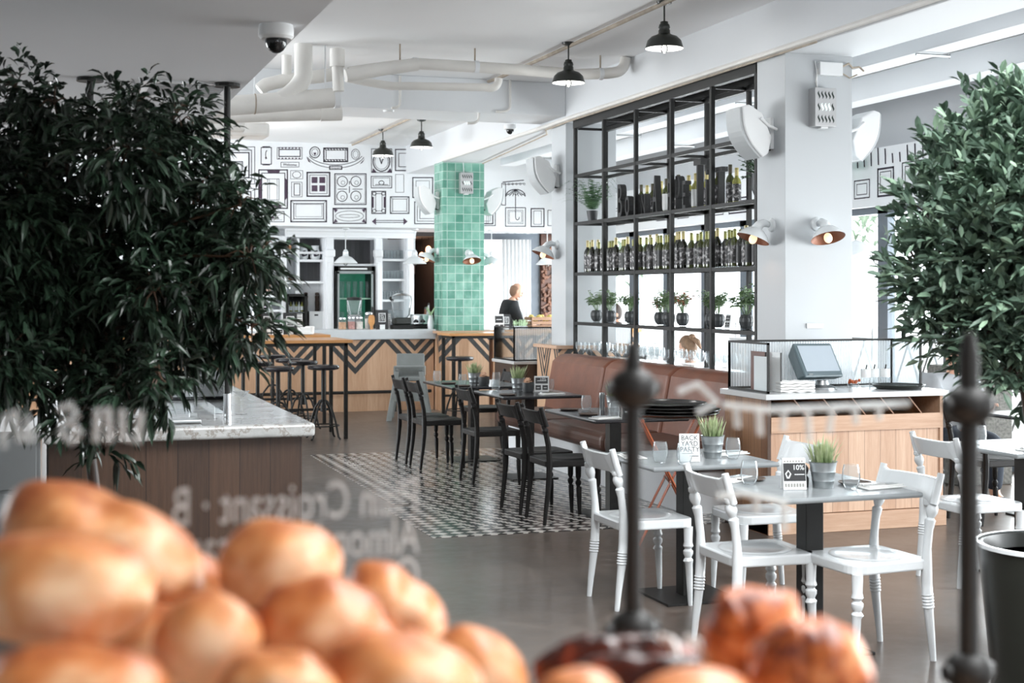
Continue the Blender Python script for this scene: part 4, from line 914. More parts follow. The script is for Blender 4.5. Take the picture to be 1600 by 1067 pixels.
for i, (px, k, s) in enumerate(((1002, 0, 1), (1011, 1, .95), (1019.5, 0, .97), (1033, 1, 1), (1041, 0, 1.05), (1060, 0, 1.1), (1076, 1, 1.03), (1087, 1, 1.05), (1104, 1, 1.05), (1121, 0, 1.1), (1141, 0, 1.12), (1151, 1, 1.0))):
    lb = ('dark green' if k == 0 else 'yellow-green')+' wine bottle behind the black letters, '+ordn[i]+' from the far end'
    wine(lb, (bottle_g, bottle_y)[k], (card_white if i in (4, 7) else labels[i % 3]), s, 'wine bottles among the letters', (foil_d, foil_y)[k]).location = (5.62, sy(px, 5.62), LZ)
# potted plants
def leaf_mat(name, a, b, rough=.45, tr=.0):
    m, t, p = new_mat(name); o = t.coord(); n = t.noise(o, 11, 3)
    t.l.new(t.ramp(n, [(.3, hexc(a)), (.7, hexc(b))]), p.inputs['Base Color']); p.inputs['Roughness'].default_value = rough
    p.inputs['Specular IOR Level'].default_value = .5; return m
leaf_mid = leaf_mat('mid_green_leaf', '#587050', '#93ab80'); leaf_dark = leaf_mat('dark_green_leaf', '#22332a', '#3f5a41'); leaf_fern = leaf_mat('fern_leaf', '#33503a', '#5f8259'); leaf_red = mat('reddish_leaf', '#a86a55', .5, var=.3)
def leaf(m, p, d, L, Wd, droop=.3, roll=0):
    """a pointed, folded leaf of two by three faces starting at p towards d"""
    d = Vector(d).normalized(); up = Vector((0,0,1)); s = d.cross(up)
    if s.length < .05: s = Vector((1,0,0))
    s.normalize(); s = (Matrix.Rotation(roll, 3, d) @ s); nrm = s.cross(d); p = Vector(p); g = Vector((0,0,-1))
    a = p+d*L*.35+g*droop*L*.1; b = p+d*L*.7+g*droop*L*.35; c = p+d*L+g*droop*L*.75; f = nrm*Wd*.18
    m.add([p, a+s*Wd*.45+f, a, a-s*Wd*.45+f, b+s*Wd*.38+f, b, b-s*Wd*.38+f, c], [(0,2,1),(0,3,2),(1,2,5,4),(2,3,6,5),(4,5,7),(5,6,7)])
def shelf_plant(label, px, red_=False, s=1.0, seed=0):
    q = random.Random(seed); t = thing('potted_plant', label, 'plant', (5.56, onX(px, 490, 5.56).y, 1.322), 0, 'plants in round charcoal pots')
    pr = [(0,0),(.03,0),(.05,.025),(.06,.06),(.058,.09),(.045,.115),(.038,.118),(.036,.105),(0,.1)]; m_ = M(); n_ = 24
    v = []; 
    for a, b in pr:
        for i in range(n_): rr = a*(1+(.04 if i % 2 else -.02)); v.append((rr*cos(2*pi*i/n_), rr*sin(2*pi*i/n_), b))
    fs = [(j*n_+i, j*n_+(i+1) % n_, (j+1)*n_+(i+1) % n_, (j+1)*n_+i) for j in range(len(pr)-1) for i in range(n_)]; m_.add(v, fs); m_.build('ribbed_pot', pot_m, t)
    st = M(); lf = M()
    for k in range(17):
        a = q.uniform(0, 6.28); R_ = q.uniform(.02, .13)*s; h = q.uniform(.12, .23)*s; e = Vector((R_*cos(a), R_*sin(a), .1+h)); st.tube([(0,0,.1), e*.55+Vector((0,0,.05)), e], .0025, 4)
        for j in range(9):
            b = q.uniform(0, 6.28); pp = Vector((0,0,.1)).lerp(e, .55+.45*j/8); lf.k = 1 if red_ and q.random() < .4 else 0; leaf(lf, pp, (cos(b), sin(b), q.uniform(-.1,.6)), q.uniform(.04,.065)*s, .03*s, .5, q.uniform(-.5,.5))
    st.build('stems', leaf_mid, t); lf.build('leaves', [leaf_mid, leaf_red], t)
for i, (px, lb, rd, s) in enumerate(((932, 'leftmost leafy plant in a round ribbed pot on the plant shelf', 0, .95), (953.5, 'second leafy plant in a ribbed pot, just right of the first black post', 0, 1), (985, 'third leafy plant in a ribbed pot, next to the second post', 0, .95), (1032, 'reddish-leaved plant in a ribbed pot left of the middle post', 1, .8), (1045, 'full green plant in a ribbed pot touching the middle post', 0, 1), (1066.5, 'reddish plant in a ribbed pot right of the middle post', 1, .95), (1112, 'wide-leaved plant in a ribbed pot on the fourth post', 0, .95), (1122, 'plant in a ribbed pot just behind the fourth post', 0, .9), (1166, 'rightmost full plant in a ribbed pot beside the near pillar', 0, 1.15))): shelf_plant(lb, px, rd, s, 30+i)
calligram('small black patterned card among the plants at the near end of the shelf', 5.5, onX(1136, 500, 5.5).y, 1.322, .09, .12, -pi/2)
# fern and trailing plant on the upper shelf
def fern(label, y, x, z, seed, s=1.0, mt=leaf_fern, n=26):
    q = random.Random(seed); t = thing('potted_fern', label, 'plant', (x, y, z)); M().lathe([(0,0),(.045,0),(.065,.11),(.058,.11),(0,.09)], seg=18).build('pot', pot_m, t, smooth=True); m_ = M()
    for k in range(n):
        a = 2*pi*k/n+q.uniform(-.2,.2); up = q.uniform(.08,.3)*s; out = q.uniform(.1,.26)*s; P0 = Vector((0,0,.1)); P1 = Vector((out*.5*cos(a), out*.5*sin(a), .1+up)); P2 = Vector((out*cos(a), out*sin(a), .1+up*.6)); prev = None
        for j in range(12):
            u = (j+1)/12; p = P0*(1-u)**2+P1*2*u*(1-u)+P2*u*u; d = (p-(prev or P0)).normalized(); sd = d.cross(Vector((0,0,1))).normalized(); L = .035*s*(1.1-u)
            for sg in (-1, 1): m_.add([p, p+sd*sg*L+d*.01, p+d*.012], [(0,1,2)])
            if prev: m_.add([prev-sd*.0015, prev+sd*.0015, p+sd*.0015, p-sd*.0015], [(0,1,2,3)])
            prev = p
    m_.build('fronds', mt, t)
fern('spiky green fern in a dark pot at the far end of the upper shelf', onX(926, 320, 5.5).y, 5.5, LZ, 3, 1.7, n=56)
tw = thing('potted_shrub', 'twiggy small-leaved shrub in a dark pot at the near end of the upper shelf', 'plant', (5.56, 10.2, LZ)); M().lathe([(0,0),(.05,0),(.09,.1),(.085,.22),(.075,.22),(0,.2)], seg=20).build('pot', pot_m, tw, smooth=True); q = random.Random(8); m_ = M(); l_ = M()
for k in range(48):
    a = q.uniform(0, 6.28); e = Vector((q.uniform(.05,.17)*cos(a), (q.uniform(.05,.22) if sin(a) < 0 else q.uniform(.05,.4))*sin(a), .22+q.uniform(-.08,.26))); m_.tube([(0,0,.2), e*.5+Vector((0,0,.12)), e], .0025, 4)
    for j in range(14): b = q.uniform(0,6.28); leaf(l_, Vector((0,0,.2)).lerp(e, .3+.7*j/13), (cos(b), sin(b), .4), .036, .02, .2)
m_.build('twigs', leaf_dark, tw); l_.build('leaves', leaf_fern, tw)
# stemmed glasses on the ledge
gp = M().lathe([(0,.0),(.03,0),(.03,.003),(.004,.006),(.004,.06),(.02,.075),(.031,.1),(.033,.13),(.028,.16),(.026,.16),(.03,.13),(.028,.1),(0,.075)], seg=14).build('wine_glass', clear, smooth=True)
tag(gp, 'small stemmed glass lined up on the ledge behind the leather sofa', 'glass', 'glasses along the ledge'); q = random.Random(2); k = 0
for y in [10.15+i*.12 for i in range(32)]:
    g = gp if k == 0 else gp.copy(); k += 1
    if g is not gp: COL.objects.link(g)
    g.location = (5.40+q.uniform(0,.03), y, .949)
k = 0
for y in [10.2+i*.15 for i in range(25)]:
    g = gp.copy(); COL.objects.link(g); g.location = (5.56+q.uniform(0,.05), y, .949)
# ---------------------------------------------------------------- leather sofa
sf = thing('leather_sofa', 'long tan leather banquette sofa on a white base along the black shelving', 'sofa', (4.4, 9.35, 0)); Ls = 4.25
M().box(.12, .9, .06, Ls-.06, 0, .33).build('base', white, sf, bevel=.006)
for i in range(3):
    a = Ls/3*i; M().box(0, .62, a+.004, a+Ls/3-.004, .31, .47).build('seat_cushion', leather_d, sf, bevel=.06, seg=4)
for i in range(3):
    a = Ls/3*i; m_ = M(); T = Matrix(((1,0,0,0),(0,0,-1,0),(0,1,0,0),(0,0,0,1)))
    m_.prism([(.50,.40),(.88,.40),(.88,1.0),(.68,1.0),(.60,.93)], -(a+Ls/3-.003), -(a+.003), T); m_.build('back_cushion', leather, sf, bevel=.045, seg=4)
# ---------------------------------------------------------------- side station with fluted glass case
def fluted(name='fluted_glass'):
    m = bpy.data.materials.new(name); m.use_nodes = True; t = NT(m); t.n.clear(); out = t.n.new('ShaderNodeOutputMaterial'); mx = t.n.new('ShaderNodeMixShader'); tr = t.n.new('ShaderNodeBsdfTransparent'); di = t.n.new('ShaderNodeBsdfDiffuse')
    x, y, z = t.sep(t.coord()); s = t.m('MULTIPLY', t.m('ADD', t.m('SINE', t.m('MULTIPLY', t.m('ADD', x, y), 300)), 1), .5); tr.inputs[0].default_value = (.92,.95,.96,1); di.inputs[0].default_value = (.85,.88,.9,1)
    t.l.new(t.m('ADD', t.m('MULTIPLY', s, .35), .25), mx.inputs[0]); t.l.new(tr.outputs[0], mx.inputs[1]); t.l.new(di.outputs[0], mx.inputs[2]); t.l.new(mx.outputs[0], out.inputs[0]); return m
FL = fluted()
def gframe(m_, a, b, z0, z1, t=.014):          # rectangle frame between floor points a and b
    a, b = Vector((*a, 0)), Vector((*b, 0)); u = Vector((0,0,1))
    for p in (a, b): m_.box(p.x-t/2, p.x+t/2, p.y-t/2, p.y+t/2, z0, z1)
    for z in (z0, z1-t):
        m_.box(min(a.x,b.x)-t/2, max(a.x,b.x)+t/2, min(a.y,b.y)-t/2, max(a.y,b.y)+t/2, z, z+t)
def screen(name, label, pts, z0, z1, loc, frame=black_metal, gm=FL):
    t = thing(name, label, 'glass screen', loc)
    for i in range(len(pts)-1):
        a, b = pts[i], pts[i+1]; m_ = M(); gframe(m_, a, b, 0, z1-z0); o = m_.build('frame', frame, t); e = .007
        M().box(min(a[0],b[0])-(.002 if a[0]==b[0] else -e), max(a[0],b[0])+(.002 if a[0]==b[0] else -e), min(a[1],b[1])-(.002 if a[1]==b[1] else -e), max(a[1],b[1])+(.002 if a[1]==b[1] else -e), .014, z1-z0-.014).build('glass', gm if i else pane_m, o)
    return t
ss = thing('side_station', 'dark wood service station with a pale slab left behind the end of the leather sofa', 'counter', (4.98, 14.75, 0))
M().box(.03, 1.5, .02, .75, 0, .835).build('cabinet', walnut, ss); M().box(0, 1.55, -.02, .77, .835, .87).build('slab', marble, ss, bevel=.006)
screen('glass_case', 'black-framed fluted glass case on the service station behind the sofa', [(0,.7),(0,0),(1.4,0),(1.4,.7)], .87, 1.245, (5.0, 14.78, .871))
pm = thing('pepper_mill', 'small brown pepper mill inside the black-framed glass case', 'pepper mill', (5.18, 15.0, .871)); M().lathe([(0,0),(.028,0),(.02,.05),(.028,.09),(.016,.105),(.024,.13),(0,.145)], seg=14).build('mill_body', walnut, pm, smooth=True)
pm = thing('pepper_mill', 'dark pepper mill beside the brown one inside the glass case', 'pepper mill', (5.1, 14.95, .871)); M().lathe([(0,0),(.028,0),(.02,.05),(.028,.09),(.016,.105),(.024,.13),(0,.145)], seg=14).build('mill_body', black_wood, pm, smooth=True)
pt_ = thing('plate_stack', 'stack of grey plates inside the black-framed glass case', 'plates', (5.55, 15.05, .871)); m_ = M()
for i in range(6): m_.lathe([(0,i*.014),(.09,i*.014),(.13,i*.014+.016),(.125,i*.014+.018),(0,i*.014+.006)], seg=24)
m_.build('plates', steel, pt_, smooth=True)
# ---------------------------------------------------------------- chairs
def chair(name, label, loc, rz, m_, grp, turned=True):
    t = thing(name, label, 'chair', loc, rz, grp); W2 = .19
    # seat: rounded slab with a skirt and a shallow dish
    pts = []
    for a, b, r_ in ((-.2,-.2,.05),(.22,-.21,.07),(.22,.21,.07),(-.2,.2,.05)):
        sx, sy_ = (1 if a > 0 else -1), (1 if b > 0 else -1)
        arcp = [(a-sx*r_+sx*r_*cos(k*pi/10), b-sy_*r_+sy_*r_*sin(k*pi/10)) for k in range(6)]
        if sx*sy_ < 0: arcp.reverse()
        pts += arcp
    s = M(); s.prism(pts, .405, .452); s.build('seat', m_, t, bevel=.008)
    M().lathe([(.0,.453),(.13,.4535),(.15,.4575),(.165,.453)], seg=32, sx=1, sy=1.05).build('seat_dish', m_, t, smooth=True)
    for sy_ in (-1, 1):
        y = sy_*W2
        # rear leg and back post in one sabre curve
        pz = [(-.215,0),(-.205,.1),(-.19,.22),(-.18,.34),(-.178,.45),(-.185,.55),(-.205,.65)]
        if turned:
            path = [(a,z) for a,z in pz]; m2 = M(); zz = [0,.05,.1,.15,.2,.25,.3,.36,.42,.5,.58,.64]
            def xat(z):
                for (a,za),(b,zb) in zip(pz, pz[1:]):
                    if za <= z <= zb: return a+(b-a)*(z-za)/(zb-za)
                return pz[-1][0]
            P_ = []; R_ = []
            for z in [0,.02,.1,.2,.235,.24,.247,.254,.261,.268,.275,.282,.289,.296,.3,.36,.42,.5,.58,.62,.63,.64,.655,.67,.68,.69,.70,.715]:
                P_.append((xat(z) if z <= .65 else -.205-(z-.65)*.3, y, z))
                rr = .013+.009*min(z/.25,1)
                if .235 < z < .3: rr = .022 if int(round((z-.24)/.007)) % 2 else .027
                if .3 <= z < .5: rr = .024
                if .5 <= z < .62: rr = .019
                if z == .62: rr = .024
                if z == .63: rr = .015
                if .64 <= z <= .69: rr = .015+.012*sin(pi*(z-.632)/.062)
                if z == .70: rr = .022
                if z > .71: rr = .018
                R_.append(rr)
            m2.tube(P_, R_, 12)
        else:
            m2 = M().tube([(a, y, z) for a, z in pz]+[(-.225, y, .7)], [.013,.016,.019,.022,.022,.02,.02,.015], 8); m2.ball((-.209, y, .66), .024, 10, 6)
        m2.build('back_leg', m_, t, smooth=True)
        fl = M(); x = .185
        if turned: fl.tube([(x+.012,y,0),(x+.008,y,.12),(x+.004,y,.22),(x,y,.235),(x,y,.25),(x,y,.27),(x,y,.285),(x,y,.295),(x,y,.31),(x,y,.33),(x,y,.41)], [.012,.017,.02,.027,.017,.026,.026,.017,.027,.022,.025], 12)
        else: fl.tube([(x+.01,y,0),(x+.006,y,.14),(x+.004,y,.2),(x,y,.21),(x,y,.23),(x,y,.245),(x,y,.26),(x,y,.28),(x,y,.41)], [.012,.019,.02,.012,.022,.022,.012,.02,.022], 10)
        fl.build('front_leg', m_, t, smooth=True)
    # curved top rail with horned ends
    n = 12; rl = M(); V = []
    for i in range(n+1):
        u = i/n*2-1; y = u*(W2+.018); bow = -.035*(1-u*u); up = .02*max(0, abs(u)-.86)/.14
        for zz, lean in ((.69 if abs(u) > .8 else .705, .0), (.80+up, .035)):
            xc = -.205+bow-lean
            V.append((xc-.012, y, zz)); V.append((xc+.012, y, zz))
    F_ = []
    for i in range(n):
        a = i*4; b = a+4; F_ += [(a+1,b+1,b+3,a+3),(a,a+2,b+2,b),(a+2,a+3,b+3,b+2),(a,b,b+1,a+1)]
    F_ += [(0,1,3,2),(n*4,n*4+2,n*4+3,n*4+1)]
    rl.add(V, F_)
    rl.build('top_rail', m_, t, bevel=.005)
    for sy_ in (-1, 1):
        M().tube([(-.205, sy_*(W2+.014), .69), (-.225, sy_*(W2+.014), .75), (-.247, sy_*(W2+.014), .825)], [.018,.018,.016], 10).build('rail_end', m_, t, smooth=True)
    return t
CW = chair('white_chair', 'white turned-leg chair standing nearest the black chairs, at the card table', (3.03, 6.88, 0), 0, gloss_white, 'white turned-leg chairs')
for loc, rz, lb in (((3.13, 5.82, 0), -.02, 'white turned-leg chair in front, facing right at the nearest café table'),
    ((3.53, 5.52, 0), pi+.06, 'white turned-leg chair facing left at the right side of the nearest grey table'),
    ((3.72, 6.84, 0), pi-.07, 'white turned-leg chair facing left behind the nearest table, before the oak counter'),
    ((5.02, 6.79, 0), 0, 'white turned-leg chair at the right-hand table near the ball-jointed post')): dup(CW, loc, rz, lb)
CB = chair('black_chair', 'black wooden chair nearest the tiled floor edge, closest of the black chairs', (3.58, 9.48, 0), 0, black_wood, 'black wooden chairs', False)
for loc, rz, lb in (((3.56, 9.98, 0), .05, 'black wooden chair beside the closest black one, at the front black table'),
    ((3.72, 11.63, 0), 0, 'black wooden chair alone at the middle black table'),
    ((3.56, 12.74, 0), 0, 'black wooden chair at the far black table, nearer one of the pair'),
    ((3.54, 13.2, 0), 0, 'black wooden chair at the far black table, furthest left of all'),
    ((4.42, 13.95, 0), pi*.98, 'black wooden chair on the far side of the far black table, facing the camera side'),
    ((6.45, 8.5, 0), 0, 'black wooden chair at the far right behind the ball-jointed post')): dup(CB, loc, rz, lb)
# ---------------------------------------------------------------- tables
def table(name, label, c, sx, sy_, top, grp, z=.742, col=.09, basesz=.42, colpos=(0,0), cm=None):
    t = thing(name, label, 'table', (c[0], c[1], 0), 0, grp); cm = cm or black_metal
    M().box(-sx/2, sx/2, -sy_/2, sy_/2, z-.025, z).build('table_top', top, t, bevel=.01)
    M().box(colpos[0]-col/2, colpos[0]+col/2, colpos[1]-col/2, colpos[1]+col/2, .012, z-.025).build('column', cm, t, bevel=.003)
    b = basesz/2; M().box(colpos[0]-b, colpos[0]+b, colpos[1]-b, colpos[1]+b, 0, .014).build('base_plate', cm, t, bevel=.002); return t
scuffed = mat('scuffed_black', '#242423', .35, metal=.2, var=.3, sc=25)
table('cafe_table', 'grey-topped café table with a promotional card, left of the nearest one', (3.31, 6.9), .72, .72, grey_top, 'grey-topped tables')
table('cafe_table', 'nearest grey-topped café table with white chairs round it', (3.36, 5.72), .72, .72, grey_top, 'grey-topped tables')
table('cafe_table', 'grey-topped café table at the right edge behind the ball-jointed post', (5.42, 6.8), .72, .72, grey_top, 'grey-topped tables', col=.11)
table('black_table', 'front black table before the leather sofa, near the folding stand', (4.02, 9.6), .72, 1.02, black_top, 'black tables', cm=scuffed, colpos=(0, .02))
table('black_table', 'middle black table before the leather sofa', (4.12, 11.8), .74, .86, black_top, 'black tables', cm=scuffed)
table('black_table', 'far black table, standing nearest the bar', (4.05, 13.2), .74, 1.05, black_top, 'black tables', cm=scuffed)
table('black_table', 'dark table by the black chair at the far right', (6.95, 8.5), .7, .8, black_top, 'black tables', col=.14)
ZT = .743
# ---------------------------------------------------------------- table-top things
grass = leaf_mat('grass_blade', '#6f8557', '#c3cda0', .5)
def bucket(label, x, y, z=ZT, s=1.0, seed=0, grp='zinc buckets of grass'):
    t = thing('grass_bucket', label, 'plant', (x, y, z), 0, grp); q = random.Random(seed)
    M().lathe([(0,0),(.046*s,0),(.049*s,.03*s),(.051*s,.032*s),(.050*s,.038*s),(.055*s,.07*s),(.057*s,.073*s),(.056*s,.08*s),(.062*s,.115*s),(.066*s,.118*s),(.062*s,.118*s),(.055*s,.1*s)], seg=28).build('bucket', zinc, t, smooth=True)
    M().lathe([(0,.1*s),(.056*s,.1*s)], seg=16).build('soil', soil, t); g = M()
    for i in range(150):
        a = q.uniform(0, 6.28); r0 = q.uniform(0,.05)*s; h = q.uniform(.05,.125)*s*(1 if q.random() < .8 else 1.15); ln = q.uniform(.1,.6)*(r0/.05/s+.2)*h; b = a+q.uniform(-.7,.7); p = Vector((r0*cos(a), r0*sin(a), .1*s)); e = p+Vector((ln*cos(b), ln*sin(b), h)); c = Vector((-sin(b), cos(b), 0))*.0042*s; md = p.lerp(e,.55)+Vector((0,0,.01*s))
        g.add([p-c*.8, p+c*.8, md+c, md-c, e], [(0,1,2,3),(3,2,4)])
    g.build('grass', grass, t); return t
bucket('zinc bucket of grass on the café table with the white promotional card', 3.43, 6.84, seed=1)
bucket('zinc bucket of grass on the nearest café table', 3.375, 5.63, seed=2)
bucket('zinc bucket of grass on the front black table', 4.07, 9.72, seed=3)
bucket('zinc bucket of grass on the middle black table', 4.1, 12.02, seed=4)
bucket('zinc bucket of grass on the far black table', 3.98, 12.95, seed=5)
def tum(label, locs, grp='stemless drinking glasses'):
    pass
tg = M().lathe([(0,.004),(.026,0),(.037,.025),(.041,.05),(.038,.085),(.033,.108),(.0315,.108),(.0365,.085),(.039,.05),(.035,.027),(.024,.006),(0,.007)], seg=22).build('drinking_glass', clear, smooth=True)
G = [((3.02+.05, 6.72), 'stemless glass by the white promotional card, behind the left ball-jointed post'), ((3.52, 6.78), 'stemless glass just right of the grass bucket on the second café table'), ((3.11, 5.83), 'stemless glass at the left end of the nearest café table'), ((3.47, 5.55), 'stemless glass just right of the bucket on the nearest café table'), ((3.16, 6.62), 'stemless glass in front at the left corner of the second café table'), ((5.2, 6.95), 'stemless glass on the right-hand café table'),
     ((3.93, 9.93), 'stemless glass at the back of the front black table'), ((3.86, 9.22), 'stemless glass left of the bucket on the front black table'), ((4.05, 9.25), 'stemless glass in front of the bucket on the front black table'), ((3.92, 12.1), 'tall-looking glass at the left of the bucket on the middle black table'), ((4.38, 11.95), 'stemless glass at the sofa side of the middle black table'), ((3.78, 13.55), 'stemless glass at the far left corner of the far black table'), ((3.85, 12.9), 'stemless glass left of the bucket on the far black table'), ((4.25, 13.1), 'stemless glass at the sofa side of the far black table')]
for i, ((x, y), lb) in enumerate(G):
    g = tg if i == 0 else tg.copy()
    if i: COL.objects.link(g)
    g.location = (x, y, ZT); tag(g, lb, 'glass', 'stemless drinking glasses')
board_m = mat('dark_round_board', '#4a3a30', .5, var=.2)
def setting(label, x, y, rz, dish=True):
    t = thing('place_setting', label, 'napkin and cutlery', (x, y, ZT), rz, 'place settings'); m_ = M()
    m_.prism([(-.11,-.06),(.11,-.05),(.1,.055),(-.1,.06)], 0, .006); m_.prism([(-.08,-.03),(.12,-.02),(.09,.045),(-.07,.05)], .006, .011); m_.build('napkin', paper, t, bevel=.002)
    c = M(); c.tube([(-.1,0,.016),(.03,0,.016)], [.004,.003], 6); c.prism([(.03,-.009),(.09,-.006),(.1,0),(.03,.006)], .013, .016); c.build('knife', chrome, t)
    c = M(); c.tube([(-.1,.022,.016),(.03,.022,.016)], [.004,.003], 6); c.prism([(.03,.012),(.05,.01),(.09,.012),(.09,.032),(.05,.034),(.03,.03)], .013, .016); c.build('fork', chrome, t); return t
def dish(label, x, y, mt=board_m, r_=.075):
    tag(M().lathe([(0,0),(r_*.8,0),(r_,.008),(r_,.012),(r_*.9,.009),(0,.007)], seg=26).build('side_plate', mt, loc=(x, y, ZT), smooth=True), label, 'plate', 'dark side plates')
for i, (x, y, rz, lb) in enumerate(((3.03, 7.0, 1.4, 'napkin and cutlery at the far left of the second café table'), (3.58, 6.95, .2, 'napkin and cutlery at the right of the second café table'), (3.12, 5.98, .5, 'napkin and cutlery at the far left corner of the nearest café table'), (3.62, 5.55, .1, 'napkin and cutlery at the right end of the nearest café table'), (3.78, 9.2, .3, 'napkin and cutlery at the near corner of the front black table'), (4.25, 11.55, .2, 'napkin and cutlery on the sofa side of the middle black table'), (4.2, 13.5, 1.2, 'napkin and cutlery at the far side of the far black table'), (5.3, 6.6, .3, 'napkin and cutlery on the right-hand café table'))): setting(lb, x, y, rz)
for x, y, lb in ((3.18, 5.98-.02, 'dark side plate at the far left of the nearest café table'), (3.57, 5.68, 'dark side plate right of the bucket on the nearest café table'), (3.78, 9.5, 'dark side plate on the chair side of the front black table'), (3.8, 9.95, 'dark side plate at the far corner of the front black table'), (3.85, 11.55, 'dark side plate on the middle black table'), (3.8, 13.2, 'dark side plate at the middle of the far black table'), (3.82, 12.78, 'dark side plate at the near end of the far black table'), (4.2, 9.3, 'dark side plate at the sofa side of the front black table')):
    dish(lb, x, y)
# salt / pepper pots and sugar bowls
sugar = mat('brown_sugar_packets', '#b58f76', .7, var=.3, sc=30)
def bowl(label, x, y):
    t = thing('sugar_bowl', label, 'bowl', (x, y, ZT), 0, 'black sugar bowls'); M().lathe([(0,0),(.045,0),(.052,.03),(.052,.085),(.047,.085),(.045,.03),(0,.03)], seg=20).build('bowl', pot_m, t, smooth=True); m_ = M(); q = random.Random(1)
    for i in range(9): m_.cbox((0,0,0), (.05,.035,.008), TR(q.uniform(-.018,.018), q.uniform(-.018,.018), .078+i*.004) @ RZ(q.uniform(0,3)) @ RY(q.uniform(-.6,.6)))
    m_.build('sugar_packets', sugar, t)
bowl('black sugar bowl beside the bucket on the middle black table', 4.15, 11.88); bowl('black sugar bowl beside the bucket on the far black table', 4.04, 12.83); bowl('black sugar bowl right of the bucket on the front black table', 4.14, 9.6)
def pots(label, x, y):
    t = thing('salt_shaker', label, 'shaker', (x, y, ZT), 0, 'black shakers'); m_ = M(); m_.lathe([(0,0),(.022,0),(.024,.04),(.014,.055),(.02,.07),(.022,.085),(.012,.1),(0,.102)], seg=16); m_.build('shaker_body', card_black, t, smooth=True)
pots('black shaker between card and bucket on the second café table', 3.335, 6.87); pots('black shaker between card and bucket on the nearest café table', 3.30, 5.67); pots('second black shaker tight against the bucket on the nearest café table', 3.315, 5.74)
mlk = thing('pepper_grinder', 'clear-topped grinder behind the bucket on the front black table', 'grinder', (4.03, 9.86, ZT)); M().lathe([(0,0),(.02,0),(.02,.09),(.024,.1),(.02,.13),(0,.135)], seg=16).build('grinder_body', steel, mlk, smooth=True)
# promotional cards
bp = thing('promo_card', 'white folded card reading BACK YARD PARTY on the second café table', 'card', (3.23, 6.70, ZT), -.28)
M().box(-.052, .052, -.004, 0, 0, .145, RX(-.18)).build('front_card', card_white, bp); M().box(-.052, .052, .0, .004, 0, .145, TR(0,.052,0) @ RX(.18)).build('rear_card', card_white, bp)
tx = M()
for k, wd in enumerate(('BACK', 'YARD', 'PARTY')): text_mesh(tx, wd, .036, RX(-.18) @ TR(0, -.0046, .112-k*.03) @ UP, .0003, .95)
tx.box(-.0, .045, -.0048, -.0042, .028, .032, RX(-.18)); tx.box(-.04, .02, -.0048, -.0042, .042, .044, RX(-.18)); tx.build('lettering', card_black, bp)
dc = thing('promo_card', 'black and white folded card reading 10% on the nearest café table', 'card', (3.215, 5.60, ZT), -.25)
M().box(-.052, .052, -.004, 0, 0, .14, RX(-.18)).build('front_card', card_white, dc); M().box(-.05, .05, -.005, -.0042, .038, .118, RX(-.18)).build('black_field', card_black, dc); M().box(-.052, .052, 0, .004, 0, .14, TR(0,.052,0) @ RX(.18)).build('rear_card', card_white, dc)
tx = M(); text_mesh(tx, '10%', .032, RX(-.18) @ TR(.018, -.0056, .088) @ UP, .0003); tx.box(-.0, .045, -.0058, -.0052, .066, .069, RX(-.18)); tx.tube([(-.032,-.0056,.05),(-.04,-.0056,.07),(-.028,-.0056,.085),(-.018,-.0056,.07),(-.028,-.0056,.05)], .0035, 5, RX(-.18)); tx.build('lettering', card_white, dc)
t_ = M()
for i in range(7): t_.box(-.046+i*.013, -.038+i*.013, -.0048, -.0042, .122, .13, RX(-.18)); t_.box(-.046+i*.013, -.036+i*.013, -.0048, -.0042, .012, .028, RX(-.18))
t_.build('small_print', mat('grey_print', '#8a8a86', .6), dc)
c3 = calligram('black and white folded card beside the sugar bowl on the middle black table', 4.27, 11.86, ZT, .13, .14, -.3)
tx = M(); text_mesh(tx, '10%', .036, RX(-.15) @ TR(.012, -.0068, .098) @ UP, .0003); tx.build('lettering', card_white, c3)
tg2 = thing('promo_card', 'small white printed card standing at the right edge on the right-hand café table', 'card', (5.38, 6.56, ZT), -.6); M().prism([(-.05,0),(.05,0),(0.03,.13),(-.03,.13)], -.003, .003, RX(pi/2-.12)).build('card', card_white, tg2); t_ = M(); t_.lathe([(0,0),(.018,0)], c=(0,0,0), seg=12, T=TR(0,-.012,.08) @ RX(pi/2-.12)); t_.build('green_print', leaf_pale, tg2)
# ---------------------------------------------------------------- high tables and bar stools
def high_table(label, x0, x1, y0, y1):
    t = thing('high_table', label, 'table', (x0, y0, 0), 0, 'high wooden-topped tables'); w, d = x1-x0, y1-y0
    M().box(0, w, 0, d, 1.065, 1.1).build('table_top', orange_wood, t, bevel=.004); f = M(); f.box(.05, w-.05, .04, .08, 1.03, 1.065); f.box(.05, w-.05, d-.08, d-.04, 1.03, 1.065); f.box(.05,.09,.04,d-.04,1.03,1.065); f.box(w-.09,w-.05,.04,d-.04,1.03,1.065); f.build('frame', black_metal, t)
    for a in (.05, w-.09):
        for b in (.04, d-.08): M().box(a, a+.04, b, b+.04, 0, 1.03).build('leg', black_metal, t)
    M().box(.07, w-.07, d-.075, d-.05, .25, .28).build('foot_rail', black_metal, t); return t
high_table('long high table with a varnished wooden top nearest the camera, stools round it', 1.2, 3.36, 15.5, 16.45)
high_table('second high table behind the first, carrying the black menu stands', .6, 3.5, 17.45, 18.2)
high_table('short high table right of the others, in front of the green tiled pillar', 5.05, 6.3, 17.5, 18.1)
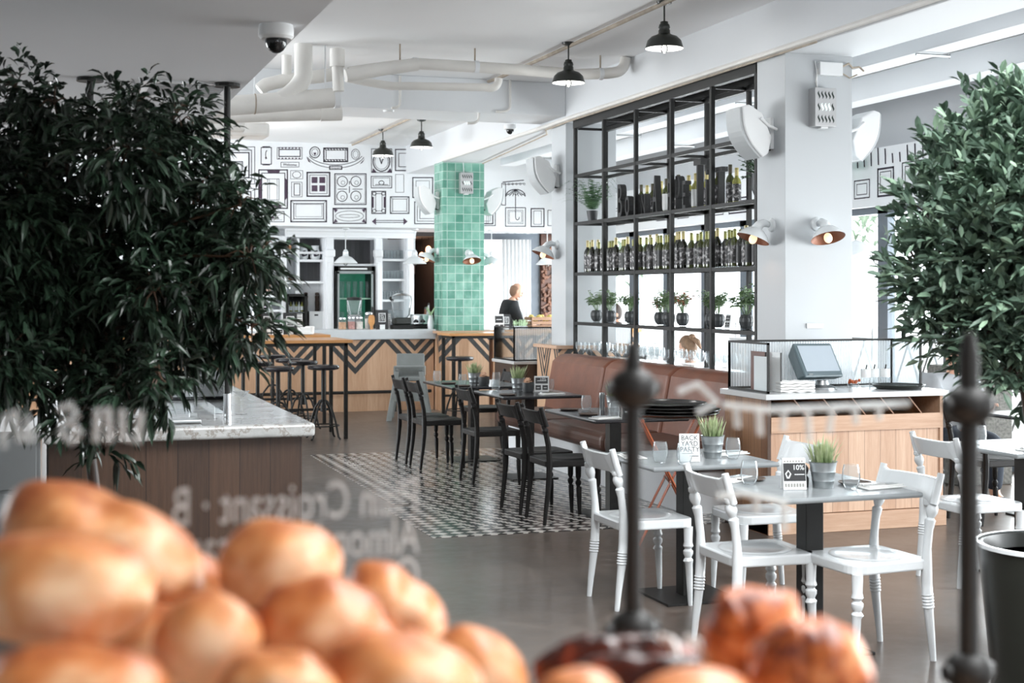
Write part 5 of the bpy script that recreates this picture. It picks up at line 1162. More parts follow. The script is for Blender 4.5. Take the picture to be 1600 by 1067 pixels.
def stool(label, x, y, h=.82):
    t = thing('bar_stool', label, 'stool', (x, y, 0), 0, 'black swivel bar stools')
    M().lathe([(0,h-.055),(.13,h-.055),(.17,h-.045),(.178,h-.025),(.17,h-.005),(.14,h),(0,h-.004)], seg=30).build('seat', black_top, t, smooth=True)
    M().tube([(0,0,.36),(0,0,h-.05)], .024, 12).build('spindle', black_metal, t, smooth=True); M().tube([(0,0,.3),(0,0,.38)], .034, 12).build('collar', black_metal, t, smooth=True)
    for k in range(4):
        a = pi/4+k*pi/2; c, s = cos(a), sin(a); M().tube([(0,0,.44),(.05*c,.05*s,.42),(.11*c,.11*s,.34),(.16*c,.16*s,.2),(.2*c,.2*s,.03),(.225*c,.225*s,.005)], .012, 8).build('leg', black_metal, t, smooth=True)
    n = 24; M().tube([(.172*cos(2*pi*i/n), .172*sin(2*pi*i/n), .15) for i in range(n+1)], .008, 6).build('foot_ring', black_metal, t, smooth=True); return t
ST = stool('black swivel stool nearest the right front leg of the long high table', 3.05, 15.62)
for x, y, lb in ((2.52, 15.45, 'black swivel stool left of the nearest one, front side of the long high table'), (2.0, 15.4, 'black swivel stool on the front side of the long high table, behind the black pole'), (3.02, 16.72, 'black swivel stool at the back right of the long high table'), (2.47, 16.6, 'black swivel stool at the back of the long high table, second from the right'), (2.97, 17.35, 'black swivel stool between the two high tables, right one'), (2.93, 18.4, 'black swivel stool behind the second high table near the bar'), (2.4, 17.3, 'black swivel stool between the two high tables, left one'), (5.08, 17.15, 'black swivel stool by the short high table in front of the tiled pillar')): dup(ST, (x, y, 0), random.uniform(0, 1.5), lb)
# grey plastic high chair
hc = thing('high_chair', 'grey plastic child high chair with splayed legs by the bar', 'high chair', (4.56, 17.65, 0), -.3)
for sx in (-1, 1):
    for sy_ in (-1, 1):
        T = Matrix(); m_ = M(); x0, x1 = .15*sx, .25*sx
        m_.add([(x0-.03,.13*sy_-.02,.62),(x0+.03,.13*sy_-.02,.62),(x0+.03,.13*sy_+.02,.62),(x0-.03,.13*sy_+.02,.62),(x1-.035,.24*sy_-.02,0),(x1+.035,.24*sy_-.02,0),(x1+.035,.24*sy_+.02,0),(x1-.035,.24*sy_+.02,0)], [(0,1,2,3),(4,7,6,5),(0,4,5,1),(1,5,6,2),(2,6,7,3),(3,7,4,0)]); m_.build('leg', terracotta_dark, hc, bevel=.008)
s = M(); s.box(-.19,.19,-.16,.16,.5,.56); s.build('seat', terracotta_dark, hc, bevel=.02)
s = M(); s.prism([(-.2,-.1),(.2,-.1),(.17,.02),(-.17,.02)], .66, .69); s.box(-.2,-.17,-.1,.18,.56,.68); s.box(.17,.2,-.1,.18,.56,.68); s.build('tray', terracotta_dark, hc, bevel=.01)
s = M(); s.box(-.18,.18,.15,.19,.56,.86, RX(-.12)); s.build('backrest', terracotta_dark, hc, bevel=.015)
s = M()
for sy_ in (-.2, .2): s.prism([(-.23,.25),(.23,.25),(.21,.36),(.1,.42),(-.1,.42),(-.21,.36)], -.012+sy_, .012+sy_, RX(pi/2) @ TR(0,0,0))
s.build('arch_panel', terracotta_dark, hc)
# ---------------------------------------------------------------- folding stand with stacked round trays
fs = thing('folding_stand', 'red-brown wooden folding tray stand with crossed legs beside the white chair', 'tray stand', (3.93, 8.46, 0), -.33)
for yy1 in (-.16, .16):
    for sg in (-1, 1):
        m_ = M(); a = Vector((-.21*sg, yy1+.012*sg, 0)); b = Vector((.19*sg, yy1+.012*sg, .8)); m_.tube([a, b], .026, 4, flat=.32, up=(0,1,0)); m_.build('leg', red_wood, fs)
for sg in (-1, 1): M().tube([(.19*sg,-.19,.8),(.19*sg,.19,.8)], .013).build('cross_bar', red_wood, fs); M().tube([(-.15*sg,-.17,.12),(-.15*sg,.17,.12)], .01).build('foot_bar', red_wood, fs)
M().tube([(-.012,-.2,.4),(-.012,.2,.4)], .006).build('pivot', chrome, fs)
tr0 = M().lathe([(0,0),(.25,0),(.292,.012),(.31,.026),(.308,.03),(.286,.017),(.25,.005),(0,.005)], seg=48).build('serving_tray', mat('glossy_black_tray', '#1d1c1b', .18, var=.05), smooth=True)
for i, (lb, dx_, dy_) in enumerate((('bottom round black tray on the folding stand', .02, 0), ('second round black tray from the bottom on the folding stand', .03, 0), ('third round black tray on the folding stand', .0, .01), ('topmost round black tray on the folding stand', -.04, .02))):
    g = tr0 if i == 0 else tr0.copy()
    if i: COL.objects.link(g)
    g.location = (3.93+dx_, 8.46+dy_, .815+i*.021); g.scale = (1, 1, 1) if i < 3 else (.94, .94, 1); tag(g, lb, 'tray', 'trays on the folding stand')
# ---------------------------------------------------------------- oak counter with the till
oc = thing('service_counter', 'oak service counter with a white marble top and a row of slanted pigeonholes', 'counter', (4.645, 8.45, 0)); w, d, ht = 1.375, .62, .943
M().box(0, .025, 0, d, 0, .905).build('side_panel', oak_side, oc); M().box(w-.025, w, 0, d, 0, .905).build('side_panel', oak_plain, oc)
M().box(.025, w-.025, .012, .03, .13, .68).build('plank_front', wood('oak_front', '#a98368', '#cbab92', .125, 'X', 'Z'), oc)
M().box(-.0, w+.02, -.012, d, 0, .125).build('plinth', oak_plain, oc, bevel=.003); M().box(.025, w-.025, -.004, .018, .68, .785).build('front_rail', oak_plain, oc)
M().box(.025, w-.025, .018, d-.03, .76, .775).build('pigeonhole_floor', oak_side, oc); M().box(.025, w-.025, d-.03, d, .13, .905).build('back_panel', oak_side, oc)
for i in range(5):
    x = .2+i*.225; m_ = M(); m_.add([(x-.0,.02,.905),(x+.012,.02,.905),(x+.125,.02,.78),(x+.113,.02,.78),(x-.0,.5,.905),(x+.012,.5,.905),(x+.125,.5,.78),(x+.113,.5,.78)], [(0,3,2,1),(4,5,6,7),(0,4,7,3),(1,2,6,5),(0,1,5,4),(3,7,6,2)]); m_.build('slanted_divider', oak_side, oc)
M().box(-.03, w+.03, -.03, d+.02, .905, .943).build('marble_top', marble, oc, bevel=.004)
C = .944
screen('glass_case', 'grey-framed fluted glass screen standing on the oak counter around the till', [(0,.0),(0,.56),(1.33,.56),(1.33,.2)], C, 1.285, (4.665, 8.48, C))
tl = thing('till', 'dark touch-screen till tilted on a round foot on the oak counter', 'till', (5.27, 8.80, C), .3)
M().lathe([(0,0),(.1,0),(.1,.012),(.05,.03),(.04,.06),(0,.06)], seg=24).build('foot', steel, tl, smooth=True)
T = TR(0, 0, .07) @ RX(-.5) @ RY(.02)
till_m = mat('dark_teal_plastic', '#46555a', .45, var=.03)
b = M(); b.add([(-.2,-.03,.0),(.2,-.03,0),(.2,-.03,.27),(-.2,-.03,.27),(-.19,.06,.02),(.19,.06,.02),(.17,.08,.22),(-.17,.08,.22)], [(0,1,2,3),(4,7,6,5),(0,4,5,1),(1,5,6,2),(2,6,7,3),(3,7,4,0)], T); b.build('housing', till_m, tl, bevel=.014)
M().box(-.165, .175, -.033, -.03, .045, .245, T).build('screen', mat('grey_screen', '#9aa3ab', .25, var=.04, sc=3), tl); M().box(-.155, -.115, -.034, -.031, .018, .026, T).build('maker_plate', steel, tl)
kb = M().box(-.2, -.02, .06, .2, .0, .03); kb.build('base_box', till_m, tl, bevel=.008)
tw_ = thing('towel_stack', 'flat stack of folded white towels left of the till foot', 'towels', (4.93, 8.62, C), -.05); q = random.Random(4)
for i in range(4):
    m_ = M(); nx = 14; V = []
    for z in (0, .016):
        for yv in (-.08, .08):
            for k in range(nx+1): V.append((-.13+.26*k/nx, yv, i*.019+z+.003*sin(k*1.3+i*2+z*90)))
    n1 = nx+1; Fc = []
    for k in range(nx): Fc += [(k,k+1,n1+k+1,n1+k),(2*n1+k,3*n1+k,3*n1+k+1,2*n1+k+1),(k,2*n1+k,2*n1+k+1,k+1),(n1+k,n1+k+1,3*n1+k+1,3*n1+k)]
    Fc += [(0,n1,3*n1,2*n1),(nx,2*n1+nx,3*n1+nx,n1+nx)]; m_.add(V, Fc); m_.build('towel', towel_m, tw_, bevel=.004)
mn = [('tall menu folder with a dark edge standing left of the till', 4.80, 8.56, .012, .33, card_white), ('reddish brown menu folder behind the pale one', 4.76, 8.7, .012, .33, mat('red_brown_cover', '#6d4338', .5)), ('pale menu folder nearest the left glass panel', 4.73, 8.6, .01, .3, card_white)]
for i, (lb, x, y, th, h, mm_) in enumerate(mn):
    t = thing('menu_folder', lb, 'menu', (x, y, C), 0, 'menu folders beside the till'); M().box(0, th, 0, .2, 0, h-.06).build('cover', mm_, t); M().box(0, th, -.003, 0, 0, h-.06).build('edge', card_black, t)
mk = [('left glass jar with a white lid behind the counter tray', 5.66, 8.86), ('middle glass jar with a white lid behind the counter tray', 5.74, 8.88), ('right glass jar with a white lid behind the counter tray', 5.82, 8.86)]
for lb, x, y in mk:
    t = thing('cutlery_jar', lb, 'jar', (x, y, C), 0, 'jars beside the till'); M().lathe([(0,0),(.032,0),(.034,.07)], seg=16).build('glass_body', clear, t, smooth=True); M().lathe([(.036,.07),(.036,.13),(0,.13)], seg=16).build('white_collar', card_white, t, smooth=True); M().tube([(0,0,.12),(.01,0,.16)], .005).build('pen', card_black, t)
tr2 = M().lathe([(0,0),(.15,0),(.18,.02),(.185,.03),(.18,.03),(.15,.01),(0,.01)], seg=40).build('serving_tray', black_enamel, loc=(5.8, 8.66, C), smooth=True); tag(tr2, 'round dark tray at the right end of the oak counter', 'tray')
db = thing('dried_flowers', 'little bowl of dried orange flowers beside the jars on the oak counter', 'flowers', (5.55, 8.85, C)); M().lathe([(0,0),(.03,0),(.045,.03),(0,.02)], seg=14).build('bowl', clear, db, smooth=True); m_ = M()
for i in range(14): m_.ball((random.uniform(-.035,.035), random.uniform(-.03,.03), .035+random.random()*.02), .012, 6, 4)
m_.build('flowers', red_wood, db)
# ---------------------------------------------------------------- marble counter at the left
mc = thing('marble_counter', 'long dark wood counter with a thick marble top at the left', 'counter', (.07, 7.56, 0))
M().box(.0, 1.29, 0, 5.2, 0, .86).build('cabinet', walnut, mc); 
def vein():
    m, t, p = new_mat('veined_marble'); o = t.coord(); n = t.noise(o, 2.5, 6, .7)
    t.l.new(t.ramp(n, [(.35, hexc('#9a9a98')), (.48, hexc('#b9bab9')), (.5, hexc('#918b83')), (.53, hexc('#bfc0bf')), (.7, hexc('#c9c9c8'))]), p.inputs['Base Color']); p.inputs['Roughness'].default_value = .12; return m
M().box(-.02, 1.345, -.1, 5.25, .86, .932).build('marble_top', vein(), mc, bevel=.018, seg=3)
gc = thing('grey_drawer_unit', 'grey steel drawer unit at the lower left beside the dark counter', 'cabinet', (-1.225, 7.5, 0)); gm_ = mat('grey_steel_panel', '#7c7f80', .5, metal=.2, var=.04, sc=3)
M().box(0, 1.26, 0, .9, 0, .9).build('cabinet_body', gm_, gc, bevel=.004)
for z in (.08, .36, .64): dw = M().box(.02, 1.24, -.018, 0, z, z+.26).build('drawer', gm_, gc, bevel=.004); M().box(.5, .8, -.04, -.018, z+.2, z+.22).build('handle', steel, dw)
M().box(0, 1.27, -.02, .9, .9, .932).build('top', steel, gc)
ck = thing('cooktop', 'flat dark hob set on the marble counter', 'hob', (.45, 9.3, .933)); M().box(0, .62, 0, 1.9, 0, .02).build('plate', black_top, ck, bevel=.004); 
sg = thing('glass_screen', 'clear glass guard standing along the marble counter between the poles', 'glass screen', (.3, 7.84, .934)); M().box(-.0, .69, -.004, .004, .03, .5).build('glass', pane_m, sg); m_ = M(); m_.box(.2,.24,-.02,.02,0,.035); m_.box(.5,.54,-.02,.02,0,.035); m_.build('clamp', steel, sg)
sg = thing('glass_screen', 'clear glass guard running back from the chrome foot of the black pole', 'glass screen', (1.0, 7.9, .934)); M().box(-.004, .004, 0, 1.9, .03, .5).build('glass', pane_m, sg); m_ = M(); m_.box(-.02,.02,.3,.34,0,.035); m_.box(-.02,.02,1.5,1.54,0,.035); m_.build('clamp', steel, sg)
rl_ = thing('counter_tray', 'flat pale tray with a dark rim at the front of the marble counter', 'tray', (.62, 7.72, .933)); M().box(-.2, .22, -.1, .06, 0, .02).build('tray_body', steel, rl_, bevel=.006)
mg = thing('coupe_glass', 'white-looking coupe glass on the marble counter by the chrome post', 'glass', (1.12, 8.15, .933)); M().lathe([(0,0),(.035,0),(.004,.006),(.004,.09),(.02,.1),(.05,.13),(.048,.13),(.0,.1)], seg=20).build('bowl', clear, mg, smooth=True)
# ---------------------------------------------------------------- people
def skin_mesh(verts, edges, radii, sub=2):
    me = bpy.data.meshes.new('sk'); me.from_pydata(verts, edges, []); o = bpy.data.objects.new('sk', me); COL.objects.link(o)
    o.modifiers.new('s', 'SKIN'); sv = me.skin_vertices[0].data
    for i, r_ in enumerate(radii): sv[i].radius = (r_, r_) if not isinstance(r_, tuple) else r_; sv[i].use_root = (i == 0)
    q = o.modifiers.new('u', 'SUBSURF'); q.levels = sub; q.render_levels = sub
    dg = bpy.context.evaluated_depsgraph_get(); e = o.evaluated_get(dg); m = e.to_mesh(); out = ([tuple(v.co) for v in m.vertices], [tuple(p.vertices) for p in m.polygons]); e.to_mesh_clear()
    bpy.data.objects.remove(o); bpy.data.meshes.remove(me); return out
def person(label, loc, rz, seated, shirt, trousers, hair=None, bun=False, pitch=.3, group=None):
    t = thing('person', label, 'person', loc, rz)
    if seated: J = dict(pel=(0,0,.52), sp=(.02,0,.68), ch=(.05,0,.86), nk=(.07,0,1.0), hd=(.085,0,1.07), hip=(.02,.1,.51), kn=(.42,.13,.5), an=(.4,.13,.09), to=(.54,.14,.03), sh=(.05,.17,.93), el=(.12,.23,.69), wr=(.34,.14,.76)); hc_ = Vector((.11,0,1.15))
    else: J = dict(pel=(0,0,.95), sp=(.03,0,1.12), ch=(.09,0,1.33), nk=(.15,0,1.5), hd=(.18,0,1.56), hip=(0,.1,.92), kn=(.03,.11,.5), an=(-.02,.11,.08), to=(.13,.12,.03), sh=(.1,.185,1.42), el=(.2,.25,1.16), wr=(.43,.15,1.14)); hc_ = Vector((.215,0,1.645))
    def mir(p): return (p[0], -p[1], p[2])
    V = [J['pel'], J['sp'], J['ch'], J['nk'], J['hd']]; R_ = [.125, .115, .13, .058, .055]; E = [(0,1),(1,2),(2,3),(3,4)]
    for f in (lambda p: p, mir):
        b = len(V); V += [f(J['hip']), f(J['kn']), f(J['an']), f(J['to'])]; R_ += [.09,.062,.042,.035]; E += [(0,b),(b,b+1),(b+1,b+2),(b+2,b+3)]
        b = len(V); V += [f(J['sh']), f(J['el']), f(J['wr'])]; R_ += [.062,.045,.03]; E += [(2,b),(b,b+1),(b+1,b+2)]
        w = Vector(f(J['wr'])); d = (w-Vector(f(J['el']))).normalized(); pc = w+d*.06; V.append(tuple(pc)); R_.append(.034); E.append((b+2, b+3))
    B = M(); B.add(*skin_mesh(V, E, R_))
    for f in (lambda p: p, mir):                                       # five fingers on each palm
        w = Vector(f(J['wr'])); d = (w-Vector(f(J['el']))).normalized(); s = d.cross(Vector((0,0,1))).normalized(); pc = w+d*.08
        for k, L in enumerate((.068,.076,.072,.056)): a = pc+s*(.024-.016*k); B.tube([a, a+d*L*.5, a+d*L*.85+Vector((0,0,-.02))], [.0085,.008,.006], 6)
        sg = 1 if f(J['wr'])[1] < 0 else -1; a = w+d*.045; B.tube([a, a+s*.03*-sg+d*.02, a+s*.042*-sg+d*.045], [.011,.009,.007], 6)
    Rm = TR(*hc_) @ RY(pitch)
    def hf(d):
        q = 1.0
        if d.x > 0 and d.z < -.1: q *= 1-.10*abs(d.y)
        if d.z < -.5: q *= .93
        if d.x > .75 and abs(d.y) < .35 and -.35 < d.z < .05: q *= 1.02
        return q
    B.ball((0,0,0), (.098,.076,.118), 24, 16, Rm, hf)
    B.ball((.098,0,-.018), (.02,.014,.026), 10, 6, Rm); B.ball((.088,0,-.058), (.012,.026,.008), 10, 6, Rm); B.ball((.06,0,-.1), (.035,.03,.02), 10, 6, Rm)
    for sy_ in (-1, 1): B.ball((-.005, sy_*.077, -.012), (.018,.009,.03), 10, 6, Rm); 
    B.k = 1
    for sy_ in (-1, 1): B.ball((.088, sy_*.032, .005), (.009,.014,.008), 8, 5, Rm); B.tube([(.09, sy_*.018, .025),(.088, sy_*.046, .024)], .004, 5, Rm)
    B.k = 0
    B.build('body', [skin, mat('dark_brows', '#3a2b24', .7)], t, smooth=2)
    # garments follow the same skeleton, a little larger
    gV = [J['pel'], J['sp'], J['ch'], tuple(Vector(J['ch']).lerp(Vector(J['nk']), 1.0))]; gR = [.15,.14,.17,.082]; gE = [(0,1),(1,2),(2,3)]
    for f in (lambda p: p, mir):
        b = len(gV); wr = Vector(f(J['el'])).lerp(Vector(f(J['wr'])), .93); gV += [f(J['sh']), f(J['el']), tuple(wr)]; gR += [.105,.07,.05]; gE += [(2,b),(b,b+1),(b+1,b+2)]
    g = M(); g.add(*skin_mesh(gV, gE, gR)); g.build('shirt', shirt, t, smooth=2)
    gV = [tuple(Vector(J['pel'])+Vector((0,0,.03))), J['pel']]; gR = [.128,.138]; gE = [(0,1)]
    for f in (lambda p: p, mir):
        b = len(gV); an = Vector(f(J['kn'])).lerp(Vector(f(J['an'])), .95); gV += [f(J['hip']), f(J['kn']), tuple(an)]; gR += [.105,.078,.06]; gE += [(1,b),(b,b+1),(b+1,b+2)]
        s = M(); a, o_ = Vector(f(J['an'])), Vector(f(J['to'])); s.ball(tuple((a+o_)/2+Vector((0,0,-.015))), (.13,.05,.045), 14, 8); s.build('shoe', card_black, t, smooth=True)
    g = M(); g.add(*skin_mesh(gV, gE, gR)); g.build('trousers', trousers, t, smooth=2)
    if hair:
        h = M(); h.ball((-.014,0,.02), (.1,.084,.115), 22, 14, Rm, lambda d: (1 if (d.x < .35 or d.z > .45) else .8))
        if bun: h.ball((-.1,0,.07), (.04,.04,.04), 12, 8, Rm); h.tube([(-.1,0,.06),(-.15,0,0),(-.15,0,-.08)], [.03,.028,.01], 8, Rm)
        h.build('hair', hair, t, smooth=True)
    else:
        h = M(); h.ball((-.02,0,.004), (.084,.0785,.105), 22, 14, Rm, lambda d: (1 if d.z < .55 and d.x < .25 else .9)); h.build('hair', mat('shaved_stubble', '#8f6d5a', .7), t, smooth=True)
    return t
black_cloth = mat('black_shirt', '#1e2024', .85, var=.1, bump=.1); denim = mat('dark_denim', '#262d38', .85, var=.15); pale_cloth = mat('white_shirt', '#dfe2e4', .85, var=.04, bump=.1); grey_cloth = mat('grey_jumper', '#9da1a5', .9, var=.08)
fair = mat('light_brown_hair', '#8d6f57', .6, var=.25, sc=30); dark_hair = mat('dark_hair', '#3a2c25', .6, var=.2)
p_ = onY(795, 450, 20.0)
person('man with a shaved head in a black shirt, head bowed, working behind the bar', (p_.x-.1, 20.0, 0), 0, False, black_cloth, denim, pitch=.42)
p_ = onX(1095, 550, 6.35)
person('person with light brown tied-up hair seated behind the shelving, only the head in view', (6.3, p_.y, -.09), pi/2+.4, True, pale_cloth, denim, fair, True, .5)
p_ = onX(972, 500, 7.2)
person('person in a white shirt sitting far back behind the left plants of the shelving', (7.2, p_.y, .2), pi, True, pale_cloth, denim, dark_hair, False, .1)
person('person in dark trousers seated at the far right behind the oak counter', (6.85, 9.55, -.02), -pi/2, True, grey_cloth, denim, dark_hair, False, .3)
for i, (x, y, rz) in enumerate(((6.3, onX(1095, 550, 6.35).y, pi/2+.4),)): dup(CB, (x, y, 0), rz, 'black wooden chair under the person with tied-up hair behind the shelving')
dup(CB, (7.2, onX(972, 500, 7.2).y, 0), pi, 'black wooden chair under the person in white far behind the shelving')
dup(CB, (6.85, 9.55, 0), -pi/2, 'black wooden chair under the seated person in dark trousers at the far right')
# furniture seen through the shelving
for lb, x, y in (('pale trestle table with crossed wooden legs, seen through the shelving', 7.1, 15.6), ('second trestle table beyond the first, seen through the shelving', 6.35, 17.0)):
    t = thing('trestle_table', lb, 'table', (x, y, 0)); M().box(-.45, .45, -.9, .9, .74, .77).build('table_top', grey_top, t, bevel=.004)
    for sy_ in (-.6, .6):
        for sg in (-1, 1): M().tube([(-.3*sg, sy_+.02*sg, 0), (.3*sg, sy_+.02*sg, .74)], .035, 4, flat=.5, up=(0,1,0)).build('leg', oak_plain, t)
cn = thing('chevron_cabinet', 'oak cabinet with black chevrons standing by the glazing, seen through the shelving', 'cabinet', (7.3, 13.2, 0)); M().box(0, .55, 0, .9, 0, 1.1).build('cabinet_body', chevron('clad_e', .1, 1.1, .45, 'Y', 2.0), cn); M().box(-.02, .57, -.02, .92, 1.1, 1.13).build('top', white, cn)
tag(M().box(0, .12, 0, .2, 0, .12).build('red_box', mat('red_pack', '#c2473c', .5), loc=(7.35, 13.4, 1.131), bevel=.01), 'small red box on the chevron cabinet behind the shelving', 'box')
lc_ = thing('lounge_chair', 'black upholstered lounge chair by the glazing, seen under the plants', 'chair', (7.9, 17.2, 0), .6); M().box(-.3,.3,-.3,.3,.2,.42).build('seat', black_enamel, lc_, bevel=.05); M().box(-.3,.3,.22,.34,.35,.95).build('backrest', black_enamel, lc_, bevel=.05)
for a in (-.25,.25):
    for b in (-.25,.25): M().tube([(a,b,0),(a,b,.22)], .02).build('leg', black_metal, lc_)
bn = thing('planter_box', 'dark woven planter with white and green flowers, far right beyond the oak counter', 'planter', (7.6, 10.3, 0)); M().box(-.25,.25,-.25,.25,0,1.0).build('planter', mat('woven_grey', '#6b6964', .8, var=.4, sc=40, bump=.3), bn, bevel=.01); fl = M(); q = random.Random(3)
for i in range(260): a = Vector((q.gauss(0,.16), q.gauss(0,.16), 1.08+abs(q.gauss(0,.13)))); fl.k = 1 if q.random() < .4 else 0; leaf(fl, a, (q.gauss(0,1), q.gauss(0,1), q.random()), .08, .04, .3)
fl.build('flowers', [leaf_mid, card_white], bn)
# ---------------------------------------------------------------- outside
struct(M().box(8.62, 60, -30, 60, -.2, -.02).build('terrace', mat('pale_paving', '#c9c8c4', .7, var=.04)))
leaf_out = leaf_mat('distant_leaf', '#6f8270', '#a3b39c')
for i, (x, y, h, s_) in enumerate(((20, 34, 5.5, 2.2), (24, 27, 5, 2.4), (19, 23, 4.4, 1.7), (26, 19, 5, 2.5), (12, 14.0, 2.4, .8), (13, 33, 4.5, 2))):
    q = random.Random(i); t = thing('garden_tree', ('round','broad','slim','tall','small nearest','farthest left')[i]+' pale green tree outside beyond the glazed front', 'tree', (x, y, -.02)); M().tube([(0,0,0),(.1,0,h*.4),(0,.1,h*.8)], [.14,.1,.04]).build('trunk', walnut, t); m_ = M()
    for k in range(900):
        d = Vector((q.gauss(0,1), q.gauss(0,1), q.gauss(0,1))).normalized()*q.random()**.4*s_; leaf(m_, (d.x, d.y, h*.75+d.z*.9), (q.gauss(0,1),q.gauss(0,1),q.gauss(0,1)), .32, .16, .2)
    m_.build('foliage', leaf_out, t)
bl_ = thing('terrace_railing', 'pale criss-cross railing outside the glazed front at the right', 'railing', (10.5, 6, 0)); m_ = M()
for i in range(24): m_.tube([(0, i*.5, .05), (0, i*.5+.5, 1.0)], .014, 6); m_.tube([(0.03, i*.5+.5, .05), (0.03, i*.5, 1.0)], .014, 6)
m_.tube([(0,0,1.02),(0,12.5,1.02)], .025); m_.build('lattice', steel, bl_)
# ---------------------------------------------------------------- dark weeping fig at the left
def blob_tree(name, label, base, blobs, n, L, Wd, lm, pot=None, trunk=.03, droop=.6, seed=1, outward=.5, upb=-.2, mats=None, fill_=.45, branches=True, trunk_top=None):
    q = random.Random(seed); t = thing(name, label, 'tree', base); b0 = Vector(base); tot = sum(r_**2 for *_, r_ in blobs); m_ = M(); top = trunk_top or (blobs[0][0]-b0+Vector((0,0,-.1)))
    tk = M(); tk.tube([(0,0,.2 if pot else 0), top*.4+Vector((.03,.02,0)), top*.75+Vector((-.03,0,0)), top], [trunk, trunk*.85, trunk*.7, trunk*.4], 10)
    for c, r_ in blobs:
        c = c-b0
        if branches:
            tk.tube([top*.8, top*.4+c*.6-Vector((0,0,r_*.3)), c], [trunk*.45, trunk*.25, trunk*.1], 6)
            for k in range(6): d = Vector((q.gauss(0,1),q.gauss(0,1),q.gauss(0,1))).normalized()*r_*.9; tk.tube([c-d*.1, c+d*.5+Vector((0,0,.02)), c+d], [trunk*.13,.003,.0015], 4)
        for k in range(int(n*r_*r_/tot/7)+1):
            d = Vector((q.gauss(0,1),q.gauss(0,1),q.gauss(0,1))).normalized(); p = c+d*r_*(1-fill_*q.random()**1.2)
            ax = (d*outward+Vector((q.gauss(0,.5),q.gauss(0,.5),q.gauss(0,.4)+upb))).normalized()
            for j in range(7):                                        # a twig with leaves on both sides
                a = q.uniform(0, 6.28); e = (ax+Vector((cos(a)*.8, sin(a)*.8, q.uniform(-.3,.3)+upb*.5))).normalized(); m_.k = q.choice((0,0,1)); l_ = L*q.uniform(.65,1.15); leaf(m_, p+ax*(j*L*.22), e, l_, Wd*q.uniform(.8,1.15), droop, q.uniform(-.9,.9))
    tk.build('trunk', walnut if not mats else mats, t, smooth=True); m_.build('foliage', lm, t)
    if pot:
        pr, ph, pm_, rim = pot; M().lathe([(0,0),(pr*.8,0),(pr,ph),(pr*.93,ph),(pr*.88,ph-.06),(0,ph-.06)], seg=32).build('planter', pm_, t, smooth=True)
        M().lathe([(pr*.99,ph-.012),(pr*1.03,ph-.01),(pr*1.03,ph+.006),(pr*.99,ph+.006)], seg=32, cap=False).build('planter_rim', rim, t, smooth=True); M().lathe([(0,ph-.055),(pr*.88,ph-.055)], seg=20).build('soil', soil, t)
    return t
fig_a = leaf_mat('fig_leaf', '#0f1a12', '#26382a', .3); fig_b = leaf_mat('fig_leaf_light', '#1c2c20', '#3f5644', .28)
Df = 5.4
fb = [(130,330,120),(40,200,85),(20,330,110),(200,230,85),(270,240,75),(300,320,85),(345,330,50),(375,320,32),(90,440,120),(220,420,110),(320,420,85),(390,400,42),(415,385,22),(20,480,100),(150,540,95),(260,520,85),(340,490,60),(395,510,30),(60,590,60),(190,600,55),(250,590,45),(-40,300,130),(-40,480,130),(25,135,36),(85,160,34),(215,160,34),(275,180,34),(165,175,30),(130,640,34),(0,560,70),(165,700,22),(240,455,50),(355,400,45),(300,190,25),(370,540,22)]
fb_ = []; q = random.Random(2)
for px, py, rp in fb:
    r_ = rp/F*Df; fb_.append((ray(px, py, Df+q.uniform(-.8,.8)*max(0, .5-r_)), r_*.92))
base = ray(150, 900, Df); base = (base.x, base.y, 0)
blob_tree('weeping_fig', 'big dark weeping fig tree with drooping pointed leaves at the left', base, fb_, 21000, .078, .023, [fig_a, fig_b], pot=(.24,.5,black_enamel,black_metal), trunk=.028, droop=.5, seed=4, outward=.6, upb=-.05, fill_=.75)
# clipped laurel at the right
lau_a = leaf_mat('laurel_leaf', '#33473a', '#5b7161', .5); lau_b = leaf_mat('laurel_leaf_light', '#4c6552', '#7f957f', .5)
Dl = 5.6
lbx = [(1590,370,165),(1500,300,75),(1465,430,68),(1490,500,55),(1565,220,85),(1660,300,170),(1660,470,140),(1560,500,85),(1432,410,36),(1447,335,38),(1580,575,40),(1640,590,50),(1450,475,36),(1600,165,36),(1500,230,36),(1540,560,40)]
lb_ = []
for px, py, rp in lbx: r_ = rp/F*Dl; lb_.append((ray(px, py, Dl+q.uniform(-.5,.5)*max(0,.35-r_)), r_*.92))
base = ray(1652, 1000, Dl); base = (base.x, base.y, 0)
blob_tree('laurel_tree', 'clipped round laurel tree in a black pot at the right edge', base, lb_, 15000, .075, .027, [lau_a, lau_b], pot=(.3,.63,black_enamel,gloss_white), trunk=.022, droop=.15, seed=9, outward=1.1, upb=.35, fill_=.55)
# ---------------------------------------------------------------- glass guard of the bakery display with ball-jointed posts
RY_ = 1.42
def post(label, px, dpx, b1, b2, top):
    p = onY(px, 457, RY_); d = p.y*cos(YAW)+p.x*sin(YAW); zz = lambda py: H-(py-457)/F*d; r_ = dpx/2/F*d
    t = thing('ball_joint_post', label, 'post', (p.x, RY_, 1.0)); M().tube([(0,0,0),(0,0,zz(top+35)-1),(0,0,zz(top)-1)], [r_,r_,r_*.55], 18).build('rod', black_metal, t, smooth=True)
    for b in (b1, b2):
        m_ = M(); z = zz(b)-1; R_ = 38/F*d; m_.ball((0,0,z), (R_,R_,R_*.85), 24, 14); m_.tube([(-R_*1.15,0,z),(R_*1.15,0,z)], r_*.8, 14); m_.build('ball_joint', black_metal, t, smooth=True)
    M().lathe([(0,0),(.05,0),(.05,.01),(0,.01)], seg=20).build('foot_flange', black_metal, t)
post('black ball-jointed metal post left of centre front, before the café tables', 989, 27, 606, 983, 535)
post('black ball-jointed metal post at the right front, before the laurel', 1514, 30, 633, 1048, 520)
